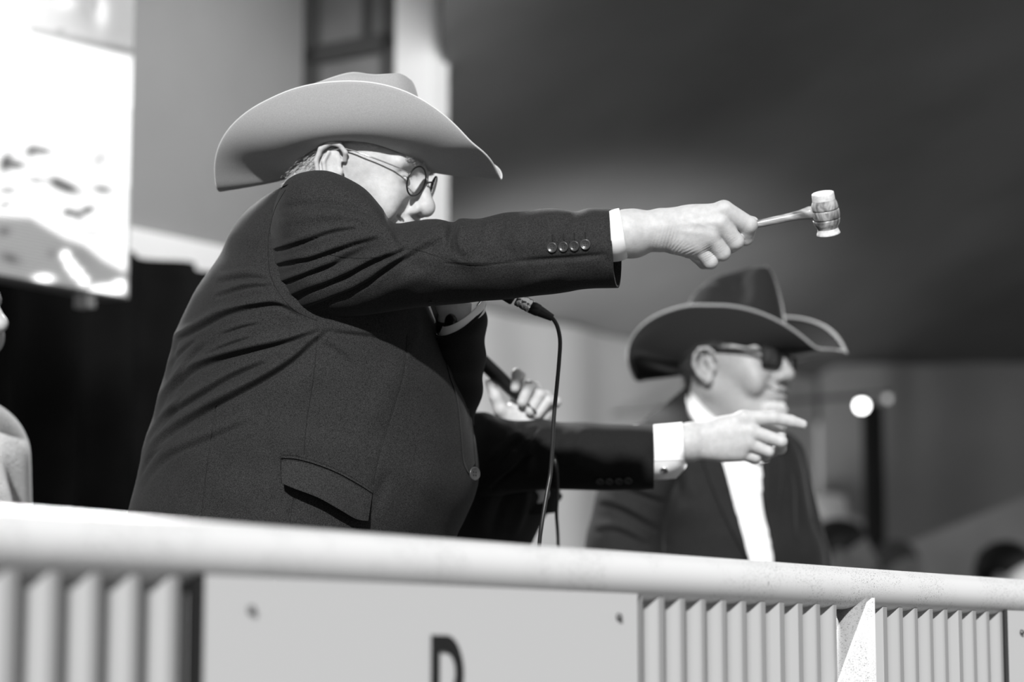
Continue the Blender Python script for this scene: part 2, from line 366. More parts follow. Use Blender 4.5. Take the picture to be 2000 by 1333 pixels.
mr = nt.nodes.new('ShaderNodeMapRange'); mr.inputs[1].default_value = -1; mr.inputs[2].default_value = .6; mr.inputs[3].default_value = .55; mr.inputs[4].default_value = 1.5
nt.links.new(mn.outputs[0], mr.inputs[0]); nt.links.new(va.outputs[0], b.inputs['Emission Color']); nt.links.new(mr.outputs[0], b.inputs['Emission Strength'])
led.data.materials.append(mm)
V, Fq = box_arrays(uq(uE - Wd - .003, QS + .004, zB - .004), U * (Wd + .006), Nn * .07, Z * (Ht + .008)); mesh_obj('cabinet', V, Fq, mat('screen_case', .3, .5), scr, False)
hg = hit_q(178, 587, 3.97)
V, Fq = box_arrays(hg - U * .015 - Z * .016, U * .03, Nn * .04, Z * .034 + Z * .02); tag(mesh_obj('screen_bracket', V, Fq, M_white, scr, False), 'white bracket block under the screen')
# ------------------------------------------------------------------ railing and panels
rp0 = (hit_q(1700, 1154, 1.53)); QR = 1.53
u_of = lambda px: float(hit_q(px, 1160, QR) @ U)
rail = thing('railing', 'white painted round pipe railing crossing the whole front, worn speckled paint', 'railing')
pr = .0292
tube('top_rail', [uq(u, QR, RAILZ) for u in np.linspace(u_of(-700), u_of(2000) + 2.5, 60)], pr, M_paint, rail, 40)
def post(px):
    u = u_of(px); c = uq(u, QR, 0)
    tube('post', [c + Z * STAGE, c + Z * (RAILZ - .01)], .0265, M_post_shaded, rail, 28)
    # curved triangular gusset welded in front of the post
    hq = hit_q(px + 45, 1200, QR - .046); cc = uq(float(hq @ U), QR - .046, 0); o_, w_ = cc, np.array([-.8, -.6, 0]) * 1.2
    pts = [(0.0, RAILZ - .014), (.008, RAILZ - .020), (.022, RAILZ - .05), (.040, RAILZ - .09), (.060, RAILZ - .135), (.085, RAILZ - .21), (.10, RAILZ - .32), (.11, RAILZ - .45), (0, RAILZ - .45)]
    V = [];
    for th in (-.003, .003):
        for a, z in pts: V.append(o_ + w_ * a + Z * z + np.array([-.6, .8, 0]) * th)
    k = len(pts); Fq = [list(range(k))[::-1], list(range(k, 2 * k))] + [[i, (i + 1) % k, (i + 1) % k + k, i + k] for i in range(k)]
    mesh_obj('gusset', np.array(V), Fq, M_paint, rail, False)
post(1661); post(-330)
QP = QR - .014
def sheet(px0, px1, label, pitch=.05, amp=.0095):
    u0, u1 = float(hit_q(px0, 1250, QP) @ U), float(hit_q(px1, 1250, QP) @ U); n = max(20, int((u1 - u0) / pitch * 24)); us = np.linspace(u0, u1, n)
    ph = ((us / pitch) % 1); prof = np.interp(ph, [0, .12, .45, .62, .88, 1.0], [1, 1, .25, -1, -1, 1]) * amp
    V = []
    for th in (0, .0015):
        for z in (STAGE + .08, RAILZ - .012):
            for u, a in zip(us, prof): V.append(uq(u, QP + .006 + a + th, z))
    f1 = gridfaces(2, n, False)
    o = mesh_obj('corrugated_panel', np.array(V), None, M_sheet, None, True, quads=np.vstack([f1, f1[:, ::-1] + 2 * n]))
    md = o.modifiers.new('split', 'EDGE_SPLIT'); md.split_angle = math.radians(50)
    tag(o, label, 'panel', 'corrugated fence panels'); return o
sheet(-600, 384, 'pale corrugated sheet panel left of the lettered board')
sheet(1246, 1630, 'pale corrugated sheet panel between the lettered board and the rail post')
sheet(1700, 1962, 'pale corrugated sheet panel just right of the rail post')
def board(px0, px1, label, bolts):
    qb = QP - .006
    u0, u1 = float(hit_q(px0, 1250, qb) @ U), float(hit_q(px1, 1250, qb) @ U)
    t = thing('sign_board', label, 'sign board', 'flat boards on the railing')
    V, Fq = box_arrays(uq(u0, qb, STAGE + .3), U * (u1 - u0), Nn * .006, Z * (RAILZ - .012 - STAGE - .3)); mesh_obj('board', V, Fq, M_board, t, False)
    V, Fq = box_arrays(uq(u0 - .012, qb - .001, STAGE + .3), U * .012, Nn * .01, Z * (RAILZ - .012 - STAGE - .3)); mesh_obj('edge_strip', V, Fq, M_blackplastic, t, False)
    for bx, by in bolts:
        c = hit_q(bx, by, qb); lathe('bolt', [(0, .0001), (0, .0045), (.003, .0042), (.0048, .0025), (.005, .0001)], c, -Nn, M_bolt, t, 16)
    return t, qb
sb, qb = board(396, 1246, 'long pale board with bolts and a large black letter', [(489, 1192), (1207, 1206)])
board(1968, 2500, 'pale board cut off by the right edge, with one bolt', [(1994, 1236)])
# letter D
ctop = hit_q(842, 1241, qb - .001); cR = hit_q(904, 1241, qb - .001); lw = float((cR - ctop) @ U); lh = .078; sx_ = .21 * lw / 1.0
outer = [(0, 0), (lw * .45, 0)] + [(lw * .45 + lw * .55 * math.sin(a), -lh / 2 + lh / 2 * math.cos(a)) for a in np.linspace(.15, math.pi - .15, 24)] + [(lw * .45, -lh), (0, -lh)]
th_ = lw * .24; ty = lw * .30
inner = [(th_, -ty), (lw * .42, -ty)] + [(lw * .42 + (lw * .58 - th_) * math.sin(a), -lh / 2 + (lh / 2 - ty) * math.cos(a)) for a in np.linspace(.15, math.pi - .15, 24)] + [(lw * .42, -lh + ty), (th_, -lh + ty)]
V = []; k = len(outer)
for dpt in (-.0012, 0):
    for poly in (outer, inner):
        for x, z in poly: V.append(ctop + U * x + Z * z + Nn * dpt)
Fq = []
for i in range(k):
    j = (i + 1) % k
    Fq += [[i, j, j + k, i + k], [i + 2 * k, i + 3 * k, j + 3 * k, j + 2 * k], [i, i + 2 * k, j + 2 * k, j], [i + k, j + k, j + 3 * k, i + 3 * k]]
tag(mesh_obj('letter', np.array(V), Fq, M_letter, sb, False), 'large black letter D')
# ------------------------------------------------------------------ SDF modelling (smooth unions meshed by surface nets)
class Sdf:
    def __init__(s): s.ops = []
    def add(s, kind, prm, k=.01, op='u'): s.ops.append((kind, prm, k, op)); return s
    def ell(s, c, r, k=.01, op='u', rot=None): return s.add('e', (np.array(c, float), np.array(r, float), rot), k, op)
    def cap(s, a, b, ra, rb=None, k=.01, op='u'): return s.add('c', (np.array(a, float), np.array(b, float), ra, ra if rb is None else rb), k, op)
    def chain(s, pts, rs, k0, k1):
        for i in range(len(pts) - 1): s.cap(pts[i], pts[i + 1], rs[i], rs[i + 1], k0 if i == 0 else k1)
        return s
    def ev(s, p):
        d = None
        for kind, prm, k, op in s.ops:
            if kind == 'e':
                c, r, rot = prm; q = p - c
                if rot is not None: q = q @ rot
                k0 = np.linalg.norm(q / r, axis=1); k1 = np.linalg.norm(q / (r * r), axis=1) + 1e-12; e = k0 * (k0 - 1) / k1
            else:
                a, b, ra, rb = prm; ab = b - a; h = np.clip(((p - a) @ ab) / (ab @ ab), 0, 1)
                e = np.linalg.norm(p - a - h[:, None] * ab, axis=1) - (ra + (rb - ra) * h)
            if d is None: d = e
            elif op == 'u': h = np.maximum(k - np.abs(d - e), 0) / k; d = np.minimum(d, e) - h * h * k * .25
            elif op == 's': e = -e; h = np.maximum(k - np.abs(d - e), 0) / k; d = np.maximum(d, e) + h * h * k * .25
            elif op == 'i': h = np.maximum(k - np.abs(d - e), 0) / k; d = np.maximum(d, e) + h * h * k * .25
        return d
    def mesh(s, lo, hi, res, disp=None):
        lo = np.array(lo, float); hi = np.array(hi, float); B = 6
        nb = np.ceil((hi - lo) / (res * B)).astype(int); n = nb * B + 1
        g = np.stack(np.meshgrid(*[np.arange(k) for k in nb], indexing='ij'), -1).reshape(-1, 3)
        cen = lo + (g + .5) * B * res; dc = s.ev(cen); act = g[np.abs(dc) < B * res * 1.15 + .004 * (res < .05)]
        V = np.full(n, 1.0, np.float32)
        inn = g[(dc < 0)]
        for q in inn: V[q[0] * B:q[0] * B + B + 1, q[1] * B:q[1] * B + B + 1, q[2] * B:q[2] * B + B + 1] = -1
        off = np.stack(np.meshgrid(*[np.arange(B + 1)] * 3, indexing='ij'), -1).reshape(-1, 3)
        for i in range(0, len(act), 2000):
            idx = (act[i:i + 2000, None] * B + off[None]).reshape(-1, 3)
            p = lo + idx * res; d = s.ev(p)
            if disp is not None: d = d - disp(p)
            V[idx[:, 0], idx[:, 1], idx[:, 2]] = d / res
        return nets(V, lo, res)
def nets(V, lo, res):
    I = V < 0; nx, ny, nz = V.shape
    c = [I[i:nx - 1 + i, j:ny - 1 + j, k:nz - 1 + k] for i in (0, 1) for j in (0, 1) for k in (0, 1)]
    a_ = np.logical_and.reduce(c); o_ = np.logical_or.reduce(c); cells = np.argwhere(o_ & ~a_)
    idx = np.full((nx - 1, ny - 1, nz - 1), -1, np.int64); idx[tuple(cells.T)] = np.arange(len(cells))
    acc = np.zeros((len(cells), 3)); cnt = np.zeros(len(cells))
    corners = [(i, j, k) for i in (0, 1) for j in (0, 1) for k in (0, 1)]
    for A in corners:
        for ax in range(3):
            if A[ax]: continue
            Bc = list(A); Bc[ax] = 1
            va = V[cells[:, 0] + A[0], cells[:, 1] + A[1], cells[:, 2] + A[2]]; vb = V[cells[:, 0] + Bc[0], cells[:, 1] + Bc[1], cells[:, 2] + Bc[2]]
            m = (va < 0) != (vb < 0); t = np.where(m, va / np.where(va == vb, 1, va - vb), 0)
            pos = np.tile(np.array(A, float), (len(cells), 1)); pos[:, ax] = t
            acc += pos * m[:, None]; cnt += m
    verts = lo + (cells + acc / cnt[:, None]) * res
    Q = []
    for ax in range(3):
        sl0 = [slice(None)] * 3; sl1 = [slice(None)] * 3; sl0[ax] = slice(0, -1); sl1[ax] = slice(1, None)
        A, Bm = I[tuple(sl0)], I[tuple(sl1)]; e = np.argwhere(A != Bm)
        b, c_ = (ax + 1) % 3, (ax + 2) % 3
        ok = (e[:, b] > 0) & (e[:, c_] > 0) & (e[:, b] < V.shape[b] - 1) & (e[:, c_] < V.shape[c_] - 1); e = e[ok]
        def cid(db, dc_):
            q = e.copy(); q[:, b] += db; q[:, c_] += dc_; return idx[q[:, 0], q[:, 1], q[:, 2]]
        q = np.stack([cid(-1, -1), cid(0, -1), cid(0, 0), cid(-1, 0)], -1)
        fl = ~A[tuple(e.T)]; q[fl] = q[fl][:, ::-1]; Q.append(q)
    return verts, np.vstack(Q)
def smooth_mesh(V, Q, it=2, lam=.5):
    n = len(V)
    e = np.vstack([Q[:, [0, 1]], Q[:, [1, 2]], Q[:, [2, 3]], Q[:, [3, 0]]])
    for _ in range(it):
        s = np.zeros_like(V); c = np.zeros(n)
        for k in range(3): s[:, k] = np.bincount(e[:, 0], V[e[:, 1], k], n) + np.bincount(e[:, 1], V[e[:, 0], k], n)
        c = np.bincount(e[:, 0], minlength=n) + np.bincount(e[:, 1], minlength=n)
        V = V + lam * (s / c[:, None] - V)
    return V
# ---------------- head
def head_sdf(p):
    s = Sdf(); w = p.get('w', 1)
    if p.get('hat'): s.ell((-.012, 0, .020), (.096, .076, .066))
    else: s.ell((-.012, 0, .035), (.097, .077, .085))
    s.ell((.035, 0, -.030), (.064, .062, .090), .04)
    s.cap((-.005, .050, -.055), (.068, .018, -.100), .019, .018, .03); s.cap((-.005, -.050, -.055), (.068, -.018, -.100), .019, .018, .03)
    s.ell((.078, 0, -.102), (.022, .026, .017), .02)
    if p.get('jowl'): s.ell((.03, 0, -.105), (.05, .052, .03), .03)
    for y in (-1, 1):
        s.ell((.064, y * .036, -.030), (.028, .025, .024), .018)
        s.cap((.090, y * .012, .022), (.076, y * .046, .018), .0095, .009, .014)
    for y in (-1, 1):
        s.ell((.100, y * .031, .002), (.017, .019, .012), .014, 's')
        s.ell((.077, y * .031, .000), (.0145, .0165, .0115), .004)            # lids over the eyeball
        s.cap((.0925, y * .022, .0005), (.0865, y * .043, .0005), .0012, .0012, .002, 's')   # lid slit
        s.cap((.089, y * .022, -.013), (.079, y * .045, -.011), .003, .003, .005)      # eye bag
        s.cap((.085, y * .050, -.004), (.072, y * .062, -.010), .0009, .0005, .002, 's')
        s.cap((.085, y * .050, .001), (.072, y * .063, .003), .0009, .0005, .002, 's')
    # nose
    s.cap((.094, 0, .012), (.114, 0, -.024), .0085, .0105, .010)
    s.ell((.1145, 0, -.030), (.0135, .0125, .0125), .008)
    for y in (-1, 1):
        s.ell((.1025, y * .0135, -.035), (.0115, .0075, .0095), .006)
        s.ell((.107, y * .0075, -.045), (.0068, .0038, .0045), .003, 's')
        s.cap((.1055, y * .021, -.027), (.0955, y * .022, -.044), .0018, .0018, .004, 's')
    # mouth region
    s.ell((.082, 0, -.066), (.024, .030, .022), .014)
    s.ell((.0995, 0, -.0565), (.010, .021, .0055), .006); s.ell((.0965, 0, -.0690), (.0095, .019, .006), .006)
    s.cap((.106, -.006, -.0625), (.106, .006, -.0625), .0024, .0024, .003, 's')
    sm_ = p.get('smile', .45)
    for y in (-1, 1):
        s.cap((.106, y * .006, -.0625), (.086, y * .032, -.054), .0028, .0024, .004, 's')
        s.cap((.101, y * .024, -.032), (.084, y * .042, -.052), .0048 * sm_, .0042 * sm_, .010 * sm_, 's')   # smile line
        s.cap((.084, y * .042, -.052), (.078, y * .041, -.078), .0042 * sm_, .0015, .008 * sm_, 's')
        s.ell((.074, y * .047, -.047), (.018, .014, .022), .012)                        # raised cheek
    # neck
    s.cap((-.025, 0, -.05), (-.045, 0, -.175), .056, .060, .03)
    # ears
    for y in (-1, 1):
        R = Matrix.Rotation(math.radians(-12), 3, 'Y'); r = np.array(R)
        s.ell((-.010, y * .080, -.016), (.019, .006, .030), .004, rot=r)
        s.ell((-.001, y * .0905, -.016), (.0115, .0068, .019), .003, 's', rot=r)
        hel = [(.010, .078, .010), (.010, .084, .020), (.000, .089, .028), (-.013, .091, .027), (-.024, .091, .015), (-.026, .090, -.002), (-.019, .087, -.018), (-.008, .083, -.028)]
        hel = [(a, y * b, c - .012) for a, b, c in hel]
        s.chain(hel, [.0032, .0034, .0036, .0038, .0038, .0036, .0034, .0042], .003, .002)
        s.chain([(-.013, y * .087, .002), (-.016, y * .088, -.012), (-.010, y * .087, -.026)], [.0028, .0028, .0028], .003, .003)
        s.ell((-.001, y * .083, -.041), (.0085, .0055, .0095), .005)
        s.ell((.009, y * .079, -.020), (.0045, .0045, .0065), .003)
    return s
def frame_R(yaw, pitch, roll=0):
    """columns: forward, left, up of something facing +X; yaw turns it towards the camera, pitch lowers the front"""
    R = Matrix.Rotation(math.radians(-yaw), 3, 'Z') @ Matrix.Rotation(math.radians(pitch), 3, 'Y') @ Matrix.Rotation(math.radians(roll), 3, 'X')
    return np.array(R)
def head_arrays(R, c, sc, p, res=.0016):
    s = head_sdf(p); V, Q = s.mesh((-.125, -.11, -.20), (.15, .11, .14), res); V = smooth_mesh(V, Q, 1)
    return (V * sc) @ R.T + c, Q
class Tf:
    def __init__(s, R, c, sc=1): s.R, s.c, s.sc = R, np.asarray(c, float), sc
    def __call__(s, p): return (np.asarray(p, float) * s.sc) @ s.R.T + s.c
# ---------------- hats
def hat(parent, T, mt, me, mb, a=.213, b=.125, tabs=None, side=.072, tip=-.042, back_tip=None, H=.125, lean=.10, fk=.42, dentd=.014, edge_r=.0018, taper=.80, sag=0.0, tipexp=.5, back=1.0, flare=2.2, crown_a=.100, crown_b=.082):
    nphi, nt_ = 240, 40; phi = np.linspace(0, 2 * math.pi, nphi, endpoint=False); c, s = np.cos(phi), np.sin(phi)
    back_tip = tip if back_tip is None else back_tip
    ca, cb = crown_a, crown_b
    bx, by = ca * c, cb * s
    ex = a * np.sign(c) * np.abs(c) ** .92; ey = b * np.sign(s) * np.abs(s) ** .8
    as_ = np.abs(s); rise = np.where(c > 0, np.clip((as_ - fk) / (1 - fk), 0, 1), as_ ** 1.0)
    rise = np.where(c > 0, np.sqrt(rise ** 2 + .002) - .045, rise)
    wv_ = .5 + .5 * c; tipz = (tip * wv_ + back_tip * (1 - wv_))
    ez = tipz + (side - tipz) * rise
    if tabs: rise = np.where(c > 0, np.interp(as_, *tabs[0]), np.interp(as_, *tabs[1])); rise[np.abs(c) < .12] = 1 - (1 - rise[np.abs(c) < .12]) * .9; ez = tipz + (side - tipz) * rise
    # smooth the outline
    for _ in range(10): ez = (np.roll(ez, 1) + 2 * ez + np.roll(ez, -1)) / 4
    t = np.linspace(0, 1, nt_)[:, None]
    tr = 1 - (1 - t) ** (1 + .9 * as_[None])
    X = bx + (ex - bx) * tr; Y = by + (ey - by) * tr
    bz = tipz * .5 * np.abs(c) ** 2
    Zz = bz + (ez - bz) * (t ** (tipexp + (flare - tipexp) * as_[None]))
    G = np.stack([X, Y, Zz], -1)
    th = .0022
    lowg = G.copy(); lowg[..., 2] -= th; lowg[..., 1] += np.sign(s)[None] * th * .7 * t
    Vv = np.vstack([G.reshape(-1, 3), lowg.reshape(-1, 3)]); f1 = gridfaces(nt_, nphi); n = nt_ * nphi
    j = np.arange(nphi); j2 = (j + 1) % nphi; e = (nt_ - 1) * nphi
    rim = np.stack([e + j, e + j2, n + e + j2, n + e + j], -1); rim0 = np.stack([j, n + j, n + j2, j2], -1)
    root = mesh_obj('hat', T(Vv), None, mt, parent, quads=np.vstack([f1[:, ::-1], f1 + n, rim[:, ::-1], rim0[:, ::-1]]))
    # crown
    rho = np.linspace(0, 1, 70)[:, None]; top = .60
    k = np.clip((rho - top) / (1 - top), 0, 1)          # 0 on top, 1 at band
    r = np.where(rho < top, (rho / top) * taper * .93, 0) + np.where(rho >= top, taper * .93 + (1 - taper * .93) * np.sin(k * math.pi / 2) ** .8, 0)
    CX = ca * c * r * np.where(c < 0, 1 + (back - 1) * np.abs(c) * (1 - k), 1); CY = cb * s * r * (1 - .14 * (1 - k) * (c > 0) * np.abs(c))
    hh = H * (1 - sag * np.clip(1 - (CX / (ca * .72)) ** 2, 0, 1)) * (1 + lean * c * np.clip(rho / top, 0, 1))
    CZ = bz + hh * np.where(rho < top, 1 - .10 * (rho / top) ** 4, .90 * (1 - k ** 1.6))
    crease = .024 * np.exp(-(CY / .015) ** 2) * np.exp(-((CX + .0) / .075) ** 4) * (rho < top)
    CZ = CZ - crease
    hgt = np.clip(CZ / H, 0, 1.2)
    for sy in (-1, 1):
        g = np.exp(-((CX - .035) / .034) ** 2 - ((CY - sy * .055) / .030) ** 2 - ((hgt - .85) / .30) ** 2)
        CY = CY - sy * dentd * g * 1.1; CX = CX - .3 * dentd * g; CZ = CZ - dentd * .9 * g
    Gc = np.stack([CX, CY, CZ], -1)
    for _ in range(3):
        Gc[1:-1] = (Gc[:-2] + 2 * Gc[1:-1] + Gc[2:]) / 4; Gc = (np.roll(Gc, 1, 1) + 2 * Gc + np.roll(Gc, -1, 1)) / 4
    mesh_obj('crown', T(Gc.reshape(-1, 3)), None, mt, root, quads=gridfaces(70, nphi)[:, ::-1])
    # band and bound edge
    bp = [((ca + .0025) * math.cos(a_), (cb + .0025) * math.sin(a_)) for a_ in phi]
    Vb = []
    for zz, o_ in ((.002, 0), (.003, .0015), (.020, .0012), (.021, -.002)):
        for i, (x, y) in enumerate(bp):
            kk = 1 - .35 * (zz / H) + 0 * o_; Vb.append((x * (1 + o_ / .09) * (1 - .06 * (zz / .02)), y * (1 + o_ / .09) * (1 - .06 * (zz / .02)), bz[i] + zz))
    mesh_obj('hat_band', T(np.array(Vb)), None, mb, root, quads=gridfaces(4, nphi)[:, ::-1])
    ep = T(np.stack([ex, ey, ez - th / 2], -1)); ep = np.vstack([ep, ep[:1]])
    tube('edge_binding', ep, edge_r, me, root, 8)
    return root
# ---------------- lofted clothing in picture-aligned stations
class Loft:
    """rings through stations (x0,y0,x1,y1,depth,half_depth): the two picture points are the outline, the ring bulges in depth"""
    def __init__(s, st, n, m, ex=1.0, sq=1.0):
        st = catmull(st, n); a = np.linspace(0, 2 * math.pi, m, endpoint=False)
        c, sn = np.cos(a), np.sin(a); c = np.sign(c) * np.abs(c) ** sq; sn = np.sign(sn) * np.abs(sn) ** sq
        cx, cy = (st[:, 0] + st[:, 2]) / 2, (st[:, 1] + st[:, 3]) / 2; hx, hy = (st[:, 2] - st[:, 0]) / 2, (st[:, 3] - st[:, 1]) / 2
        s.px = cx[:, None] + hx[:, None] * c; s.py = cy[:, None] + hy[:, None] * c
        s.d = st[:, 4][:, None] - st[:, 5][:, None] * sn
        s.near = np.clip(sn, 0, 1)[None] * np.ones((n, 1)); s.n, s.m, s.st = n, m, st
        s.G = P(s.px, s.py, s.d)
    def normals(s):
        a = np.roll(s.G, -1, 1) - np.roll(s.G, 1, 1); b = np.gradient(s.G, axis=0); n = np.cross(a, b); n /= np.linalg.norm(n, axis=-1)[..., None] + 1e-12
        cen = s.G.mean(1, keepdims=True); sg = np.sign((n * (s.G - cen)).sum(-1).mean()); return n * sg
    def displace(s, h): s.G = s.G + s.normals() * h[..., None]; return s
    def folds(s, lst, pw=.35):
        h = np.zeros(s.px.shape)
        for f in lst: h += fold(s.px, s.py, *f)
        return s.displace(h * s.near ** pw * .001)
    def crinkle(s, amp, seed=0, L=(40, 140)):
        rg = np.random.default_rng(seed); h = 0
        for _ in range(16):
            l = rg.uniform(*L); a = rg.normal(-.45, .5); k = 2 * math.pi / l
            h = h + rg.uniform(.4, 1) * np.sin(k * (s.px * math.sin(a) * .6 + s.py * math.cos(a)) + rg.uniform(0, 6) + 1.2 * np.sin(s.px / rg.uniform(60, 140)))
        return s.displace(h / 3 * amp * .001 * s.near ** .5)
    def ripple(s, lst):
        """all-round wrinkles: (position 0..1, amp mm, width, skew)"""
        t = np.linspace(0, 1, s.n)[:, None]; a = np.linspace(0, 2 * math.pi, s.m, endpoint=False)[None]; h = 0
        for p, am, wd, sk, phs in lst: h = h + am * np.exp(-((t - p - sk * np.sin(a + phs)) / wd) ** 2) * (.6 + .4 * np.sin(a + phs))
        return s.displace(h * .001)
    def quads(s, cap0=False, cap1=False): return gridfaces(s.n, s.m)
    def obj(s, name, m, parent, flip=False, caps=True, drop=None):
        q = gridfaces(s.n, s.m); V = s.G.reshape(-1, 3)
        nn = np.cross(V[q[:, 1]] - V[q[:, 0]], V[q[:, 3]] - V[q[:, 0]]); cen = s.G.mean(1); ring = q[:, 0] // s.m
        if ((nn * (V[q[:, 0]] - cen[ring])).sum(-1)).mean() < 0: q = q[:, ::-1]
        if drop is not None:
            pm = s.px.ravel()[q].mean(1), s.py.ravel()[q].mean(1), s.near.ravel()[q].mean(1); q = q[~drop(*pm)]
        return mesh_obj(name, V, None, m, parent, quads=q)
def fold(px, py, pts, A, w, kind='r'):
    """height (mm) of a crease along a picture polyline: 'r' ridge with a crisp valley under it, 'v' valley, 's' fine seam"""
    pts = np.array(pts, float)
    if len(pts) > 2: pts = catmull(pts, max(14, 6 * len(pts)))
    seg = np.linalg.norm(np.diff(pts, axis=0), axis=1); cum = np.concatenate([[0], np.cumsum(seg)]); tot = cum[-1]
    best = np.full(px.shape, 1e9); sd = np.zeros(px.shape); tt = np.zeros(px.shape)
    for i in range(len(pts) - 1):
        ax, ay = pts[i]; dx, dy = (pts[i + 1] - pts[i]) / seg[i]
        u = (px - ax) * dx + (py - ay) * dy; uc = np.clip(u, 0, seg[i]); ex, ey = px - ax - uc * dx, py - ay - uc * dy
        dd = ex * ex + ey * ey; m = dd < best; best = np.where(m, dd, best)
        cr = (dx * (py - ay) - dy * (px - ax)); sd = np.where(m, np.sign(cr) * np.sqrt(dd), sd); tt = np.where(m, (cum[i] + uc) / tot, tt)
    tp = np.sin(np.clip(tt, .001, .999) * math.pi) ** .6
    if dxs_neg(pts): sd = -sd
    if kind == 'r': return A * .95 * tp * (np.exp(-(np.minimum(sd, 0) / (w * 1.0)) ** 2 - (np.maximum(sd, 0) / (w * .45)) ** 2) - .8 * np.exp(-((sd - .9 * w) / (.42 * w)) ** 2))
    if kind == 'v': return -A * tp * np.exp(-(sd / w) ** 2)
    if kind == 'b': return A * tp * np.exp(-(sd / w) ** 2)
    return -A * np.exp(-(sd / w) ** 2)
def dxs_neg(pts): return pts[-1][0] < pts[0][0]
def solid(o, th, off=-1):
    m = o.modifiers.new('thickness', 'SOLIDIFY'); m.thickness = th; m.offset = off; return o
def patch(name, bvh, L, R, nl, nr, off, mt, parent, edge=0, thick=.002, fall=3.5, far_off=None):
    """cloth strip laid on a garment between two picture polylines"""
    Lp, Rp = catmull(L, nl), catmull(R, nl); t = np.linspace(0, 1, nr)[None, :, None]
    g = Lp[:, None] * (1 - t) + Rp[:, None] * t; D = np.full(g.shape[:2], np.nan)
    for i in range(nl):
        for j in range(nr):
            h, n = cast(bvh, g[i, j, 0], g[i, j, 1])
            if h is not None: D[i, j] = proj(h)[2]
    for i in range(nl):
        r = D[i]; ok = ~np.isnan(r)
        if ok.any(): D[i] = np.interp(np.arange(nr), np.arange(nr)[ok], r[ok])
    ok = ~np.isnan(D[:, 0])
    for j in range(nr): D[:, j] = np.interp(np.arange(nl), np.arange(nl)[ok], D[ok, j]) if ok.any() else fall
    for _ in range(3):
        D[1:-1] = (D[:-2] + 2 * D[1:-1] + D[2:]) / 4; D[:, 1:-1] = (D[:, :-2] + 2 * D[:, 1:-1] + D[:, 2:]) / 4
    tt = np.linspace(0, 1, nr)[None]; o_ = off if far_off is None else off + (far_off - off) * tt
    if callable(off): o_ = off(np.linspace(0, 1, nl)[:, None], tt)
    G = P(g[..., 0], g[..., 1], D - o_)
    n = nl * nr; V0 = G.reshape(-1, 3); V1 = P(g[..., 0], g[..., 1], D - o_ + thick).reshape(-1, 3)
    f = gridfaces(nl, nr, False); q = [f[:, ::-1], f + n]
    b = []
    for i in range(nl - 1):
        b += [[i * nr, (i + 1) * nr, (i + 1) * nr + n, i * nr + n], [(i + 1) * nr - 1, (i + 1) * nr - 1 + n, (i + 2) * nr - 1 + n, (i + 2) * nr - 1]]
    for j in range(nr - 1):
        e = (nl - 1) * nr; b += [[j, j + n, j + 1 + n, j + 1], [e + j, e + j + 1, e + j + 1 + n, e + j + n]]
    return mesh_obj(name, np.vstack([V0, V1]), None, mt, parent, quads=np.vstack(q + [np.array(b)]))
def seam(name, bvh, pts, r, mt, parent, n=60, lift=0):
    pp = catmull(pts, n); P3 = []
    for x, y in pp:
        h, nn = cast(bvh, x, y)
        if h is not None: P3.append(h + nn * lift)
    if len(P3) > 3: tube(name, np.array(P3), r, mt, parent, 5)
def button(bvh, px, py, r, parent, mt=None, hit=None, holes=True):
    h, n = cast(bvh, px, py) if hit is None else hit
    if h is None: return
    mt = mt or M_button; n = n / np.linalg.norm(n)
    o = lathe('button', [(0, 1e-5), (0, r * .92), (.0012, r), (.0026, r * .97), (.0028, r * .84), (.0018, r * .70), (.0014, r * .3), (.0014, 1e-5)], h, n, mt, parent, 28)
    if holes:
        a = np.cross(n, [0, 0, 1.]); a /= np.linalg.norm(a); b = np.cross(n, a); A = []
        for sx, sy in ((1, 1), (1, -1), (-1, 1), (-1, -1)):
            c = h + n * .0012 + (a * sx + b * sy) * r * .22; A.append(lathe_arrays([(0, 1e-5), (0, r * .12), (.0006, r * .12), (.0006, 1e-5)], c, n, 8))
        V, Fq = join_arrays(A); mesh_obj('button_thread', V, Fq, M_hole, o, False)
# ---------------- hands in a picture-aligned hand frame (units: photo pixels at the hand's distance)
class HandFrame:
    def __init__(s, px0, py0, d): s.o = np.array([px0, py0, 0.]); s.d = d; s.s = d / F; s.O = P(px0, py0, d)
    def __call__(s, V):
        q = (np.asarray(V, float) - s.o) * s.s; return s.O + q[..., 0:1] * RX - q[..., 1:2] * UP + q[..., 2:3] * FW
def sdf_hand(s, lo, hi, hf, res=1.6, it=1, disp=None):
    V, Q = s.mesh(lo, hi, res, disp); V = smooth_mesh(V, Q, it); return hf(V), Q[:, ::-1]
def body_core(neck, sh, hip, feet, arms, r=1.0):
    """hidden part of the figure under its clothes (torso, legs, upper arms)"""
    s = Sdf(); neck, hip = np.array(neck), np.array(hip)
    s.cap(neck, neck * .75 + hip * .25, .055 * r, .10 * r); s.cap(neck * .75 + hip * .25, hip, .115 * r, .125 * r, .08)
    for q in sh: s.cap(neck * .85 + hip * .15, q, .06 * r, .045 * r, .05)
    for ch in arms: s.chain([np.array(c) for c in ch], [.045, .036, .028][:len(ch)], .03, .02)
    for f in feet:
        f = np.array(f); kn = (hip + f) / 2; hp = hip + (f - hip) * .06; s.cap(hp, kn, .08 * r, .055 * r, .05); s.cap(kn, f + Z * .07, .055 * r, .036 * r, .02); s.cap(f + Z * .04, f + Z * .03 + np.array([.13, 0, 0]), .035, .03, .02)
    allp = np.vstack([neck, hip] + list(sh) + list(feet) + [c for ch in arms for c in ch])
    V, Q = s.mesh(allp.min(0) - .22, allp.max(0) + .22, .012); return smooth_mesh(V, Q, 1), Q
